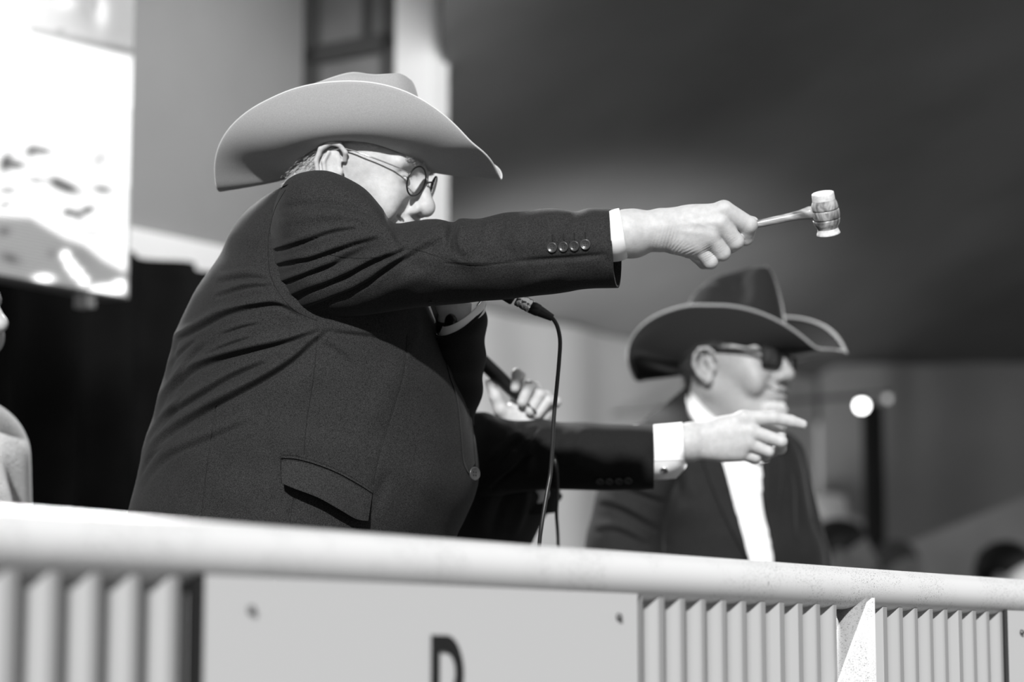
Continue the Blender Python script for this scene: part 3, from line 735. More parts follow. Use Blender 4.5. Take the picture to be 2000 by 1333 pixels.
def join_q(lst):
    Vs, Qs, o = [], [], 0
    for V, Q in lst: Vs.append(V); Qs.append(Q + o); o += len(V)
    return np.vstack(Vs), np.vstack(Qs)
def legs(parent, hip, feet, zt, mt, ztop_r=.17):
    A = []
    for f in feet:
        f = np.array(f); path = [np.array([hip[0], hip[1], zt]) * .5 + np.array([f[0], f[1], zt]) * .5, (np.array([hip[0], hip[1], 0]) + np.array([f[0], f[1], 0])) / 2 + Z * ((zt + f[2]) / 2), f + Z * .05]
        A.append(tube_arrays(catmull(path, 24), np.interp(np.linspace(0, 1, 24), [0, .1, .5, 1], [.12, .115, .095, .085]), 24))
        lo = box_arrays(f + np.array([-.06, -.045, 0]), (.26, 0, 0), (0, .09, 0), (0, 0, .02))
    V, Fq = join_arrays(A); mesh_obj('trousers', V, Fq, mt, parent)
    for f in feet:
        f = np.array(f); V, Fq = tube_arrays([f + np.array([-.06, 0, .045]), f + np.array([0, 0, .05]), f + np.array([.10, 0, .04]), f + np.array([.19, 0, .032])], [.036, .045, .045, .026], 16); V[:, 2] = np.maximum(V[:, 2], f[2]); mesh_obj('shoe', V, Fq, M_shoe, parent)
def hair_strands(name, parent, T, fn, n, mt, ln=.02, r=.00028, seed=2, droop=.3, snap=None):
    """short strands: fn(rng) gives root, direction in head coordinates"""
    rg = np.random.default_rng(seed); Vs, Qs = [], []; k = 3; nseg = 4; o = 0
    PD_ = [fn(rg) for _ in range(n)]; pts = np.array([a_ for a_, _ in PD_], float)
    if snap is not None:
        sd = head_sdf({}); c0 = np.stack([np.full(n, snap), np.zeros(n), pts[:, 2]], -1); dv = pts - c0; dv /= np.linalg.norm(dv, axis=1)[:, None] + 1e-9
        lo_, hi_ = np.zeros(n), np.full(n, .14)
        for _ in range(18):
            mid = (lo_ + hi_) / 2; ins = sd.ev(c0 + dv * mid[:, None]) < 0; lo_ = np.where(ins, mid, lo_); hi_ = np.where(ins, hi_, mid)
        pts = c0 + dv * (lo_ - .0005)[:, None]
    for i_ in range(n):
        p = pts[i_]; dr = PD_[i_][1]; dr = np.array(dr); dr /= np.linalg.norm(dr); l = ln * rg.uniform(.6, 1.2); bend = rg.normal(0, .25, 3) * l
        t = np.linspace(0, 1, nseg)[:, None]; path = p + dr * l * t + bend * t ** 2 * .5
        n1 = np.cross(dr, rg.normal(size=3)); n1 /= np.linalg.norm(n1); n2 = np.cross(dr, n1)
        rr = (r * (1 - .8 * t))[:, :, None]; a = np.array([0, 2.1, 4.2])
        Vs.append((path[:, None] + rr * (np.cos(a)[None, :, None] * n1 + np.sin(a)[None, :, None] * n2)).reshape(-1, 3)); Qs.append(gridfaces(nseg, k) + o); o += nseg * k
    return mesh_obj(name, T(np.vstack(Vs)), None, mt, parent, quads=np.vstack(Qs))
def glasses(parent, T, shape, mf, mtemple, mlens, rx=.021, ry=.021, cx=.033, fx=.104, cz=-.003, rr=.0013, temple_r=.0011, tilt=.12):
    a = np.linspace(0, 2 * math.pi, 49); e = 1.0 if shape == 'round' else .45; root = None; A = []
    for y in (-1, 1):
        c, s = np.cos(a), np.sin(a); yy = rx * np.sign(c) * np.abs(c) ** e; zz = ry * np.sign(s) * np.abs(s) ** e
        pts = np.stack([fx + tilt * zz * .5 - .22 * (np.abs(y * cx + yy) - .01), y * cx + yy, cz + zz], -1); A.append(tube_arrays(T(pts), rr, 8, False))
    A.append(tube_arrays(T(catmull([(fx + .002, -(cx - rx), cz + .004), (fx + .006, 0, cz + .008), (fx + .002, cx - rx, cz + .004)], 12)), rr, 8))
    V, Fq = join_arrays(A); root = mesh_obj('eyeglasses', V, Fq, mf, parent)
    for y in (-1, 1):
        pts = catmull([(fx - .22 * (cx + rx - .01), y * (cx + rx), cz + .006), (fx - .030, y * (cx + rx + .010), cz + .009), (.04, y * .079, cz + .012), (.004, y * .083, cz + .013), (-.022, y * .0845, cz - .002), (-.030, y * .083, cz - .016)], 24)
        tube('temple', T(pts), temple_r, mtemple, root, 8)
        c, s = np.cos(a[:-1]), np.sin(a[:-1]); yy = rx * np.sign(c) * np.abs(c) ** e; zz = ry * np.sign(s) * np.abs(s) ** e
        rim = np.stack([fx + tilt * zz * .5 - .22 * (np.abs(y * cx + yy) - .01), y * cx + yy, cz + zz], -1); cen = rim.mean(0)
        V = np.vstack([rim + [.0006, 0, 0], [cen + [.0012, 0, 0]], rim - [.0006, 0, 0], [cen]]); k = 48
        Fq = [[i, (i + 1) % k, k] for i in range(k)] + [[k + 1 + (i + 1) % k, k + 1 + i, 2 * k + 1] for i in range(k)] + [[i, k + 1 + i, k + 1 + (i + 1) % k, (i + 1) % k] for i in range(k)]
        mesh_obj('lens', T(V), Fq, mlens, root)
    return root
def eyes(parent, T):
    for y in (-1, 1):
        c = np.array([.0775, y * .031, .0]); ax = np.array([1, 0, -.05]); r = .0128
        pr = [(-r * math.cos(t), r * math.sin(t) + 1e-5) for t in np.linspace(0, math.pi, 14)]
        V, Fq = lathe_arrays(pr, c, ax, 20); e = mesh_obj('eye', T(V), Fq, M_eye, parent)
        pr = [(-(r + .0004) * math.cos(t), (r + .0004) * math.sin(t) + 1e-5) for t in np.linspace(math.pi * .86, math.pi, 6)]
        V, Fq = lathe_arrays(pr, c, ax, 16); mesh_obj('iris', T(V), Fq, M_iris, e)
# ================================================================== MAIN MAN
man = thing('person', 'man in dark suit and pale wide-brimmed hat, arm stretched out over the railing', 'person')
MR = frame_R(17, 17, -1); MS = 1.06
hc = P(643, 322, 3.55) - (MR @ (np.array([-.008, -.084, -.014]) * MS)); TM = Tf(MR, hc, MS)
Hv, Hq = head_arrays(MR, hc, MS, {'jowl': 1, 'smile': 1, 'hat': 1}, .0014)
# fist on the gavel
hf = HandFrame(1400, 450, 3.29)
s = Sdf()
s.cap((1150, 472, 22), (1205, 460, 8), 34, 42); s.cap((1205, 460, 8), (1225, 456, 2), 42, 44, 12); s.cap((1225, 456, 2), (1292, 449, 0), 44.5, 38, 12)
s.ell((1240, 457, 4), (40, 46.5, 36), 10); s.ell((1292, 450, 0), (30, 41, 30), 14)
s.ell((1350, 449, -2), (62, 47, 30), 16)
mcp = {'i': (1413, 411, -10), 'm': (1404, 437, -16), 'r': (1386, 462, -12), 'p': (1362, 482, -2)}
for k_, ra in (('i', 17), ('m', 17), ('r', 16), ('p', 15)):
    s.cap((1318, 430 + (mcp[k_][1] - 411) * .55, 2), mcp[k_], 19, ra, 16)
s.chain([mcp['i'], (1462, 440, 4), (1459, 464, 24), (1436, 470, 52)], [19, 18, 15.5, 11], 6, 3)
s.chain([mcp['m'], (1436, 472, 0), (1430, 480, 34), (1402, 470, 50)], [18.5, 17.5, 14, 11], 3.5, 3)
s.chain([mcp['r'], (1411, 494, 4), (1405, 497, 36), (1382, 482, 48)], [17.5, 16.5, 13, 11], 3.5, 3)
s.chain([mcp['p'], (1388, 510, 10), (1378, 512, 38), (1360, 500, 46)], [15.5, 16, 13, 10], 3, 3)
s.cap((1318, 478, 6), (1352, 490, 10), 17, 15, 12)          # heel of the hand
s.cap((1344, 492, 8), (1361, 500, 12), 11, 8, 4)
s.chain([(1315, 440, 22), (1370, 425, 48), (1430, 424, 50), (1473, 433, 26)], [24, 20, 16, 11.5], 16, 6)  # thumb on the far side
for a_, b_, r_ in [((1427, 402, -30), (1436, 432, -27), 2.0), ((1436, 432, -27), (1452, 454, -17), 2.4), ((1410, 452, -36), (1426, 470, -20), 1.4), ((1388, 468, -30), (1402, 492, -16), 1.6)]:
    pass
def hand_disp(p):
    x, y = p[:, 0], p[:, 1]; h = np.zeros(len(p))
    # knuckle wrinkles, tendons and veins
    for cx, cy, ang, am, per, rd in [(1383, 496, 62, .55, 4.2, 15), (1428, 466, 55, .3, 4.5, 11), (1402, 488, 55, .35, 4.2, 11), (1300, 470, 15, .35, 6.5, 26), (1322, 486, 40, .45, 6, 14), (1345, 494, 65, .5, 6, 13)]:
        a = math.radians(ang); u = (x - cx) * math.cos(a) + (y - cy) * math.sin(a); h += am * np.sin(u * 2 * math.pi / per) * np.exp(-((x - cx) ** 2 + (y - cy) ** 2) / rd ** 2)
    for (x0, y0), (x1, y1), am, wd in [((1320, 428), (1408, 410), .9, 7), ((1322, 440), (1400, 436), 1.0, 6), ((1325, 452), (1382, 460), .9, 6), ((1300, 420), (1390, 448), .5, 3), ((1330, 470), (1375, 425), .4, 3)]:
        L_ = math.hypot(x1 - x0, y1 - y0); dx, dy = (x1 - x0) / L_, (y1 - y0) / L_; u = (x - x0) * dx + (y - y0) * dy; v = (x - x0) * -dy + (y - y0) * dx
        h += am * np.exp(-(v / wd) ** 2) / (1 + np.exp(-u / 6)) / (1 + np.exp((u - L_) / 6))
    return h * (p[:, 2] < 15)
FistV, FistQ = sdf_hand(s, (1090, 380, -62), (1500, 545, 100), hf, 1.35, 1, hand_disp)
# left forearm, upright behind the lapel, and hand on the microphone (hidden behind the sleeve)
hl = HandFrame(890, 600, 3.60)
s = Sdf()
s.cap((880, 745, 20), (887, 625, 0), 34, 30); s.ell((885, 598, 0), (36, 42, 22), 12); s.ell((884, 562, 0), (38, 40, 20), 16)
for i, (fx_, fy_) in enumerate([(874, 520), (888, 524), (902, 532), (914, 543)]):
    s.chain([(868 + i * 12, 552 + i * 3, -6), (fx_ + 8, fy_, -22), (fx_ + 26, fy_ + 4, -10), (fx_ + 26, fy_ + 12, 10)], [13, 12, 11, 9], 6, 3)
s.chain([(865, 575, 10), (858, 540, 18), (880, 515, 20)], [15, 12, 10], 10, 4)
LV, LQ = sdf_hand(s, (820, 480, -75), (980, 800, 80), hl, 2.0)
BV, BQ = body_core(P(650, 420, 3.66), [P(560, 470, 3.55), P(700, 520, 3.78)], P(640, 1180, 3.72), [P(560, 1297, 3.6) * [1, 1, 0] + Z * STAGE, P(760, 1297, 3.85) * [1, 1, 0] + Z * STAGE], [[P(600, 480, 3.50), P(880, 505, 3.40), P(1130, 460, 3.33)], [P(720, 560, 3.75), P(880, 790, 3.65)]])
V, Q = join_q([(BV, BQ), (Hv, Hq), (FistV, FistQ), (LV, LQ)]); body = mesh_obj('body', V, None, M_skin, man, quads=Q)
# --- jacket torso
TS = [  # x0,y0,x1,y1,depth,half depth
    (610, 352, 650, 352, 3.63, .02), (560, 362, 690, 366, 3.63, .07), (530, 376, 715, 390, 3.63, .10), (481, 412, 730, 425, 3.64, .150), (450, 453, 775, 460, 3.645, .185), (428, 500, 815, 505, 3.65, .205),
    (386, 560, 830, 560, 3.65, .215), (365, 600, 838, 600, 3.655, .22), (343, 650, 862, 650, 3.66, .225), (331, 700, 892, 700, 3.66, .228), (313, 760, 910, 756, 3.66, .232), (299, 815, 920, 815, 3.66, .236), (280, 870, 931, 872, 3.66, .24),
    (273, 910, 936, 925, 3.66, .242), (261, 958, 928, 968, 3.66, .245), (250, 1000, 908, 1015, 3.66, .245), (240, 1050, 890, 1055, 3.66, .245), (235, 1110, 880, 1115, 3.66, .24), (232, 1180, 880, 1185, 3.66, .238), (232, 1240, 875, 1245, 3.66, .235)]
T1 = Loft(TS, 460, 720, sq=.94)
TF = [([(322, 735), (330, 700), (338, 663), (365, 646), (393, 631), (440, 607), (500, 593), (545, 590), (590, 612)], 7, 10), ([(300, 815), (308, 790), (324, 761), (370, 719), (417, 698), (491, 677), (566, 659), (625, 638)], 8, 11),
      ([(282, 862), (300, 835), (324, 807), (375, 775), (445, 733), (520, 700)], 6.5, 10), ([(277, 905), (295, 870), (333, 835), (426, 780), (500, 742), (566, 700), (612, 659), (640, 636)], 8.5, 12),
      ([(268, 950), (290, 915), (330, 880), (400, 850), (490, 812)], 3.5, 14), ([(270, 930), (290, 890), (315, 868)], 3, 8), ([(420, 545), (480, 535), (528, 540)], 4, 9), ([(415, 575), (480, 556), (535, 552)], 3.5, 8), ([(400, 690), (450, 668), (490, 655)], 3, 7), ([(430, 650), (470, 636), (505, 628)], 3, 6),
      ([(318, 785), (345, 740), (372, 690), (400, 665)], 3.5, 10), ([(300, 850), (335, 800), (362, 765)], 3, 8), ([(325, 720), (345, 690), (380, 660)], 3, 7), ([(620, 655), (680, 690), (720, 750)], 2, 14), ([(640, 640), (720, 650), (790, 660)], 3, 10),
      ([(560, 900), (545, 840), (580, 760), (640, 690)], 3, 22, 'b'), ([(700, 860), (760, 760), (790, 690)], 3, 26, 'b'), ([(500, 1040), (520, 940), (530, 880)], 2.5, 18, 'b'), ([(800, 1040), (830, 960), (850, 870)], 2.5, 24, 'b'), ([(330, 1010), (360, 940), (420, 880)], 3.5, 16, 'b'),
      ([(420, 1030), (440, 960), (480, 900)], 2.5, 14, 'b'), ([(730, 1010), (745, 960), (760, 920)], 3, 12, 'v'), ([(800, 700), (812, 650), (815, 610)], 4, 10, 'b'), ([(565, 1030), (570, 980), (562, 950)], 3, 8, 'v'),
      ([(620, 660), (612, 740), (598, 830), (594, 888)], .7, 2.0, 's'), ([(795, 650), (790, 720), (762, 820), (738, 900), (728, 950)], .9, 2.2, 's'), ([(422, 790), (410, 870), (398, 960), (392, 1020)], .7, 2.0, 's'), ([(502, 620), (480, 690), (452, 740)], .6, 2, 's')]
T1.folds(TF); T1.crinkle(.7, 4)
jacket = T1.obj('jacket', M_suit, man); solid(jacket, .003)
# --- right sleeve
SS = [(590, 402, 604, 620, 3.55, .04), (574, 372, 606, 622, 3.53, .07), (577, 347, 615, 622, 3.50, .088), (600, 335, 640, 624, 3.475, .095), (640, 334, 690, 619, 3.465, .10), (680, 349, 735, 613, 3.455, .10), (715, 371, 775, 607, 3.445, .098), (745, 405, 805, 602, 3.435, .094),
      (768, 435, 835, 599, 3.43, .088), (815, 431, 872, 596, 3.42, .084), (852, 428, 905, 593, 3.41, .080), (884, 434, 930, 590, 3.40, .078), (900, 427, 950, 588, 3.39, .076), (938, 427, 980, 586, 3.38, .074), (984, 416, 1015, 582, 3.37, .071),
      (1024, 413, 1050, 578, 3.36, .069), (1057, 408, 1080, 575, 3.35, .067), (1090, 408, 1108, 571, 3.34, .065), (1123, 413, 1135, 566, 3.33, .064), (1150, 407, 1160, 564, 3.325, .063), (1176, 407, 1184, 563.5, 3.32, .062), (1203, 408, 1207, 563, 3.315, .061)]
S1 = Loft(SS, 380, 360, sq=.92)
cuffx = 1203 - 9 * np.sin(np.linspace(0, 2 * math.pi, 360, endpoint=False))   # slightly turned opening
SF = [([(528, 486), (570, 475), (611, 460), (650, 448), (700, 440)], 5.0, 8), ([(528, 516), (580, 505), (611, 499), (677, 476), (740, 457)], 5.5, 9), ([(545, 407), (600, 398), (650, 399), (700, 408), (740, 425), (766, 438)], 5.5, 8, 'v'),
      ([(540, 437), (600, 425), (660, 420), (720, 428)], 3, 10, 'b'), ([(555, 583), (600, 560), (659, 538), (728, 505), (784, 484), (821, 454)], 6.5, 11), ([(575, 602), (640, 578), (700, 552), (752, 519), (800, 490), (850, 462), (880, 445)], 6.0, 12), ([(600, 540), (650, 520), (700, 494), (735, 466)], 5.5, 8, 'v'),
      ([(540, 552), (600, 530), (660, 508)], 5, 8), ([(640, 610), (720, 585), (800, 545), (870, 520)], 4, 16, 'b'), ([(892, 428), (882, 450), (876, 475), (880, 496)], 7, 7, 'v'), ([(905, 432), (898, 455), (900, 480), (910, 498)], 5, 8, 'b'), ([(876, 432), (860, 442), (835, 452)], 3.5, 7, 'b'),
      ([(880, 500), (905, 512), (960, 512)], 3, 8, 'b'), ([(870, 470), (850, 480), (830, 500)], 3, 9, 'v'), ([(985, 420), (975, 450), (960, 480)], 3.5, 10, 'v'), ([(960, 425), (948, 455), (935, 470)], 3, 9, 'b'), ([(1030, 415), (1015, 450), (1000, 490)], 2.5, 12, 'b'), ([(1118, 414), (1112, 430), (1085, 450)], 2.5, 8, 'v'),
      ([(1000, 512), (1060, 508), (1120, 504), (1192, 497)], 4.2, 5, 'v'), ([(1020, 560), (1060, 545), (1110, 535)], 2.5, 12, 'b'), ([(870, 515), (940, 520), (1000, 512)], .8, 2, 's'), ([(640, 497), (700, 512), (760, 500), (800, 487), (850, 500), (890, 513)], .5, 1.6, 's'),
      ([(1200, 412), (1193, 460), (1192, 500), (1198, 555)], .5, 2, 's')]
rowi = np.arange(380)[:, None]; sm = lambda x: np.clip(x, 0, 1) ** 2 * (3 - 2 * np.clip(x, 0, 1))
S1.px = S1.px - 62 * S1.near ** .8 * (1 - sm(rowi / 95))
bvt = bvh_of(jacket)
for i in range(0, 46):
    for j in range(360):
        if S1.near[i, j] > .03:
            h, n = cast(bvt, S1.px[i, j], S1.py[i, j])
            if h is not None:
                t = float(sm(np.array(i / 46.))); S1.d[i, j] = (proj(h)[2] + .006) * (1 - t) + S1.d[i, j] * t
S1.G = P(S1.px, S1.py, S1.d)
hS = sum(fold(S1.px, S1.py, *f) for f in SF) * sm(rowi / 14)
S1.displace(hS * S1.near ** .35 * .001)
# turn the opening: the near lip sits further back than the far lip
row = np.linspace(0, 1, 380)[:, None]; sft = (row ** 12) * (-S1.near * 10 + (np.clip(-np.sin(np.linspace(0, 2 * math.pi, 360, endpoint=False)), 0, 1)[None]) * 9)
S1.G = S1.G + (sft * 3.32 / F)[..., None] * RX
S1.crinkle(.6, 9, (30, 90))
sleeve = S1.obj('sleeve', M_suit, jacket); solid(sleeve, .0035)
bv = bvh_of(jacket, sleeve)
# pocket flap, welt, lapel, seams, buttons
patch('pocket_flap', bv, [(549, 892), (548, 915), (549, 942)], [(729, 960), (731, 985), (724, 1018)], 16, 50, lambda a, b: .003 + .014 * a ** 1.5 + .006 * np.sin(b * 3.1) * a, M_suit, jacket, thick=.0022) if False else None
def ruled(name, top, bot, off, mt, parent, n=60, m=16, th=.0022):
    return patch(name, bv, top, bot, n, m, off, mt, parent, thick=th)
ruled('pocket_flap', [(549, 897), (580, 899), (620, 910), (660, 926), (700, 948), (727, 965)], [(551, 945), (575, 955), (620, 972), (660, 994), (695, 1014), (719, 1018)], lambda a, b: .0035 + .024 * b ** 1.4 * (.35 + .65 * np.sin(np.clip(a, .0, 1) * 2.6 + .35)), M_suit, jacket)
ruled('pocket_welt', [(549, 889), (580, 891), (620, 902), (660, 918), (700, 940), (728, 958)], [(549, 895), (580, 897), (620, 908), (660, 924), (700, 946), (728, 964)], .003, M_suit, jacket, m=4)
ruled('lapel', [(838, 590), (862, 664), (878, 731), (892, 776), (900, 841), (905, 900), (915, 925)], [(845, 590), (868, 640), (893, 696), (907, 738), (914, 780), (922, 822), (928, 905)], lambda a, b: .004 + .002 * b, M_suit, jacket, m=10)
for sp_ in ([(620, 655), (612, 740), (598, 830), (594, 888)], [(795, 655), (789, 720), (762, 820), (738, 900), (729, 948)], [(422, 790), (410, 870), (398, 960), (392, 1030)], [(566, 1035), (570, 990), (575, 970)], [(549, 891), (548, 920), (550, 945)]):
    seam('seam', bv, sp_, .0005, M_lining, jacket)
seam('seam', bv, [(558, 371), (538, 407), (526, 453), (523.5, 493), (528, 536), (545, 572), (575, 606), (618, 626)], .0007, M_lining, jacket, 90)
seam('seam', bv, [(640, 498), (700, 505), (752, 500), (800, 487), (850, 500), (890, 513), (1000, 513)], .0004, M_lining, jacket, 120)
for bx, by in ((1079, 484), (1101, 482.5), (1122.5, 481), (1143.5, 478)): button(bv, bx, by, .0072, sleeve)
for bx, by in ((1079, 466), (1101, 464), (1122, 463), (1143, 461)): seam('buttonhole', bv, [(bx - .5, by - 7), (bx, by), (bx + .5, by + 6)], .0009, M_lining, sleeve, 8)
h, n = cast(bv, 919, 926)
if h is not None: button(bv, 0, 0, .0105, jacket, hit=(P(926, 926, proj(h)[2] - .008), (n + np.array([.2, -.9, 0])) / 1.3))
# right shirt cuff
CS = [(1190, 412, 1196, 512, 3.30, .045), (1199, 409, 1208, 511, 3.297, .046), (1205, 407.5, 1219, 508, 3.295, .047), (1209, 407, 1226, 504, 3.294, .0475)]
C1 = Loft(CS, 24, 120); cf = C1.obj('shirt_cuff', M_shirt, man); solid(cf, .002)
# left sleeve: an upright tube with its opening at the top
def ring_loft(name, cs, m, parent, th=.003, n=80, seg=96, wr=None):
    """cs: (centre px, py, depth, radius a across picture, radius b in depth, tilt of the ring: drop towards camera)"""
    c = catmull(cs, n); a = np.linspace(0, 2 * math.pi, seg, endpoint=False)
    G = np.zeros((n, seg, 3))
    for i, (px, py, d, ra, rb, tl, tr) in enumerate(c):
        o = P(px, py, d); G[i] = o + ra * np.cos(a)[:, None] * RX + np.sin(a)[:, None] * (-rb * FW) + (-(tl * np.sin(a)) + tr * np.cos(a))[:, None] * UP
    if wr is not None:
        t = np.linspace(0, 1, n)[:, None]; G += (wr(t, a[None]) * .001)[..., None] * (G - G.mean(1, keepdims=True)) / (np.linalg.norm(G - G.mean(1, keepdims=True), axis=-1)[..., None] + 1e-9)
    o = mesh_obj(name, G.reshape(-1, 3), None, m, parent, quads=gridfaces(n, seg)[:, ::-1]); 
    if th: solid(o, th)
    return o
lsl = ring_loft('sleeve', [(897, 612, 3.60, .036, .05, .026, .022), (898, 640, 3.60, .037, .052, .02, .018), (892, 700, 3.62, .040, .058, .012, .01), (880, 760, 3.64, .045, .062, 0, 0), (850, 830, 3.68, .055, .065, 0, 0)], M_suit3, jacket, wr=lambda t, a: 2 * np.sin(t * 26 + a * 2) * (t > .1))
ring_loft('shirt_cuff', [(906, 600, 3.60, .0325, .046, .018, .024), (903, 622, 3.60, .033, .047, .02, .018), (901, 660, 3.60, .031, .046, .01, .012)], M_shirt, man, .002, 20)
wt = ring_loft('wristwatch', [(889, 622, 3.60, .0262, .0235, .006, .004), (889, 628, 3.60, .0278, .025, .006, .004), (889, 636, 3.60, .0278, .025, .006, .004), (889, 641, 3.60, .0262, .0235, .006, .004)], M_blackplastic, man, .001, 12)
h2 = P(884, 630, 3.572); lathe('watch_case', [(0, 1e-5), (0, .012), (.004, .013), (.007, .011), (.007, 1e-5)], h2, -FW * .6 - RX * .8, M_blackmetal, wt, 24)
# shirt collar
ring_loft('shirt_collar', [(668, 402, 3.63, .068, .066, 0, -.01), (664, 428, 3.63, .07, .068, 0, -.01), (660, 450, 3.63, .076, .072, 0, -.01)], M_shirt, man, .002, 20)
# hat, hair, glasses, eyes
HR = frame_R(9, -1, 1); TH = Tf(HR, P(699, 294, 3.625), 1.0)
hat(man, TH, M_hat, M_edge, M_hat, a=.2150, b=.128, side=.078, tip=-.058, back_tip=-.060, H=.130, lean=.15, sag=.12, back=1.42, taper=.86, dentd=.007, edge_r=.0013,
    tabs=(([0, .1, .31, .53, .65, .8, .9, 1], [0, .09, .22, .34, .50, .71, .86, 1]), ([0, .1, .31, .53, .73, .89, 1], [0, .16, .37, .56, .73, .87, 1])))
glasses(man, TM, 'round', M_blackmetal, M_metal, M_lens, fx=.108, cz=.000)
eyes(man, TM)
def scalp(rg):
    while True:
        th = rg.uniform(math.radians(95), math.radians(178)); z = rg.uniform(-.075, .04); y = -1 if rg.random() < .8 else 1
        x = -.012 + .098 * math.cos(th); yy = y * .0775 * abs(math.sin(th)); f = math.sqrt(max(.05, 1 - ((z - .035) / .098) ** 2)); x = -.012 + (x + .012) * f; yy *= f
        if z < -.035 and x > -.045: continue
        if z < -.02 and x > -.03: continue
        return (x, yy, z), (-.35 - .3 * rg.random(), y * .42, -1)
hair_strands('hair', man, TM, scalp, 7500, M_hair, .020, .00045, snap=-.012)
def burns(rg):
    x = rg.uniform(.006, .05); z = rg.uniform(.018, .040) + (.012 if x < .02 else 0); y = -1 if rg.random() < .8 else 1
    return (x, y * (.0775 - .30 * max(0, x) ** 1.25 * 1.2), z), (-.75, y * .14, -.35 + rg.normal(0, .15))
hair_strands('sideburn', man, TM, burns, 900, M_hair, .014, .0003, 5, snap=0.0)
for ysd in (-1, 1):
    def brow(rg):
        t = rg.uniform(0, 1); return (.0985 - .016 * t, ysd * (.014 + .034 * t), .024 + rg.normal(0, .0018)), (.45, ysd * .6, .3)
    hair_strands('eyebrow', man, TM, brow, 210, M_hair, .008, .0003, 6, snap=.04)
legs(man, P(640, 1180, 3.72), [P(560, 1297, 3.6) * [1, 1, 0] + Z * STAGE, P(760, 1297, 3.85) * [1, 1, 0] + Z * STAGE], P(640, 1230, 3.7)[2] + .05, M_trouser)
# ------------------------------------------------------------------ gavel
gv = thing('gavel', 'small turned wooden gavel with worn pale ends, held in the outstretched fist', 'gavel')
gA, gB = hf((1395, 455, 24)), hf((1584, 415.5, 6)); px_u = 3.29 / F; ax = (gB - gA); Lg = np.linalg.norm(ax); ax /= Lg
lathe('handle', [(0, 1e-5), (0, 7 * px_u), (Lg * .2, 8 * px_u), (Lg * .45, 7.8 * px_u), (Lg * .62, 8.0 * px_u), (Lg * .78, 8.4 * px_u), (Lg * .88, 9.6 * px_u), (Lg * .94, 11.4 * px_u), (Lg * .99, 13.4 * px_u), (Lg * 1.02, 13 * px_u), (Lg * 1.02, 1e-5)], gA, ax, M_wood_handle, gv, 32)
t_, b_ = hf((1605.5, 377, -9)), hf((1620, 458, 12)); hx = b_ - t_; Lh = np.linalg.norm(hx); hx /= Lh
prof = [(0, 1e-3), (0, 20), (.01, 21.6), (.04, 22), (.17, 22.4)]
prof2 = [(.17, 22.3), (.20, 23), (.24, 24.8), (.29, 26), (.36, 26.6), (.385, 26.4), (.395, 25.2), (.405, 25.2), (.415, 26.8), (.43, 27.4), (.52, 27.8), (.59, 27.4), (.605, 26.9), (.615, 25.4), (.625, 25.4), (.635, 26.8), (.66, 26.6), (.73, 25.4), (.78, 23.2), (.82, 20.8), (.85, 20.4)]
prof3 = [(.85, 20.4), (.89, 20.8), (.93, 22), (.97, 23.4), (.99, 23.2), (1.0, 21.5), (1.0, 1e-3)]
hd = lathe('head', [(a * Lh, r * px_u) for a, r in prof2], t_, hx, M_wood, gv, 56)
tag(lathe('face', [(a * Lh, r * px_u) for a, r in prof], t_, hx, M_wood_raw, hd, 56), 'worn pale end')
tag(lathe('face', [(a * Lh, r * px_u) for a, r in prof3], t_, hx, M_wood_raw, hd, 56), 'worn pale end')
# ------------------------------------------------------------------ the man's microphone with its cable
def mic(name_label, p0, p1, depth0, depth1, r0, r1, mats, silver=False):
    t = thing('microphone', name_label, 'microphone'); a, b = P(*p0, depth0), P(*p1, depth1); x = b - a; Lm = np.linalg.norm(x); x /= Lm
    lathe('handle', [(0, 1e-5), (0, r0), (Lm * .5, (r0 + r1) / 2 * 1.02), (Lm * .98, r1), (Lm, r1 * .9), (Lm, 1e-5)], a, x, mats, t, 32)
    rg_ = r0 * 1.9
    lathe('grille', [(-(rg_ * 1.9) + rg_ - rg_ * math.cos(q), rg_ * math.sin(q) + 1e-5) for q in np.linspace(0, math.pi * .82, 14)], a, x, M_metal if silver else mat('mic_grille', .2, .4, metal=.8), t, 32)
    return t, a, b, x
mc, a, b, x = mic('black handheld microphone with silver plug, its cable hanging below the outstretched sleeve', (868, 492), (1006, 583), 3.56, 3.56, .017, .012, M_blackplastic)
q0_, q1_, q2_ = P(1009, 584, 3.56), P(1036, 599, 3.56), P(1080, 622, 3.56)
v = q1_ - q0_; Lq = np.linalg.norm(v)
tag(lathe('plug_collar', [(0, 1e-5), (0, .0085), (Lq * .08, .0102), (Lq * .3, .0102), (Lq * .34, .0096), (Lq * .4, .0096), (Lq * .44, .0102), (Lq * .7, .0102), (Lq * .74, .0096), (Lq * .8, .0102), (Lq * 1.0, .0102), (Lq, 1e-5)], q0_, v, M_metal, mc, 32), 'silver plug collar')
v = q2_ - q1_; Lq = np.linalg.norm(v)
prb = [(0, 1e-5), (0, .0098), (Lq * .35, .0092)] + [(Lq * (.38 + .6 * i / 22), (.0088 - .0032 * i / 22) - (.0006 if i % 2 else 0)) for i in range(23)] + [(Lq, 1e-5)]
lathe('plug_boot', prb, q1_, v, M_rubber, mc, 32)
cab = [(1077, 620, 3.56), (1084, 629, 3.56), (1090, 643, 3.56), (1094, 668, 3.56), (1092, 706, 3.56), (1088, 751, 3.56), (1083.5, 796, 3.56), (1081, 830, 3.56), (1079.5, 862, 3.56), (1075, 925, 3.56), (1068, 965, 3.55), (1058, 1026, 3.54), (1053, 1070, 3.54), (1045, 1200, 3.54), (1030, 1333, 3.54), (1010, 1500, 3.54), (1000, 1600, 3.54)]
tube('cable', catmull([P(*c) for c in cab], 140), .0031, M_rubber, mc, 12)
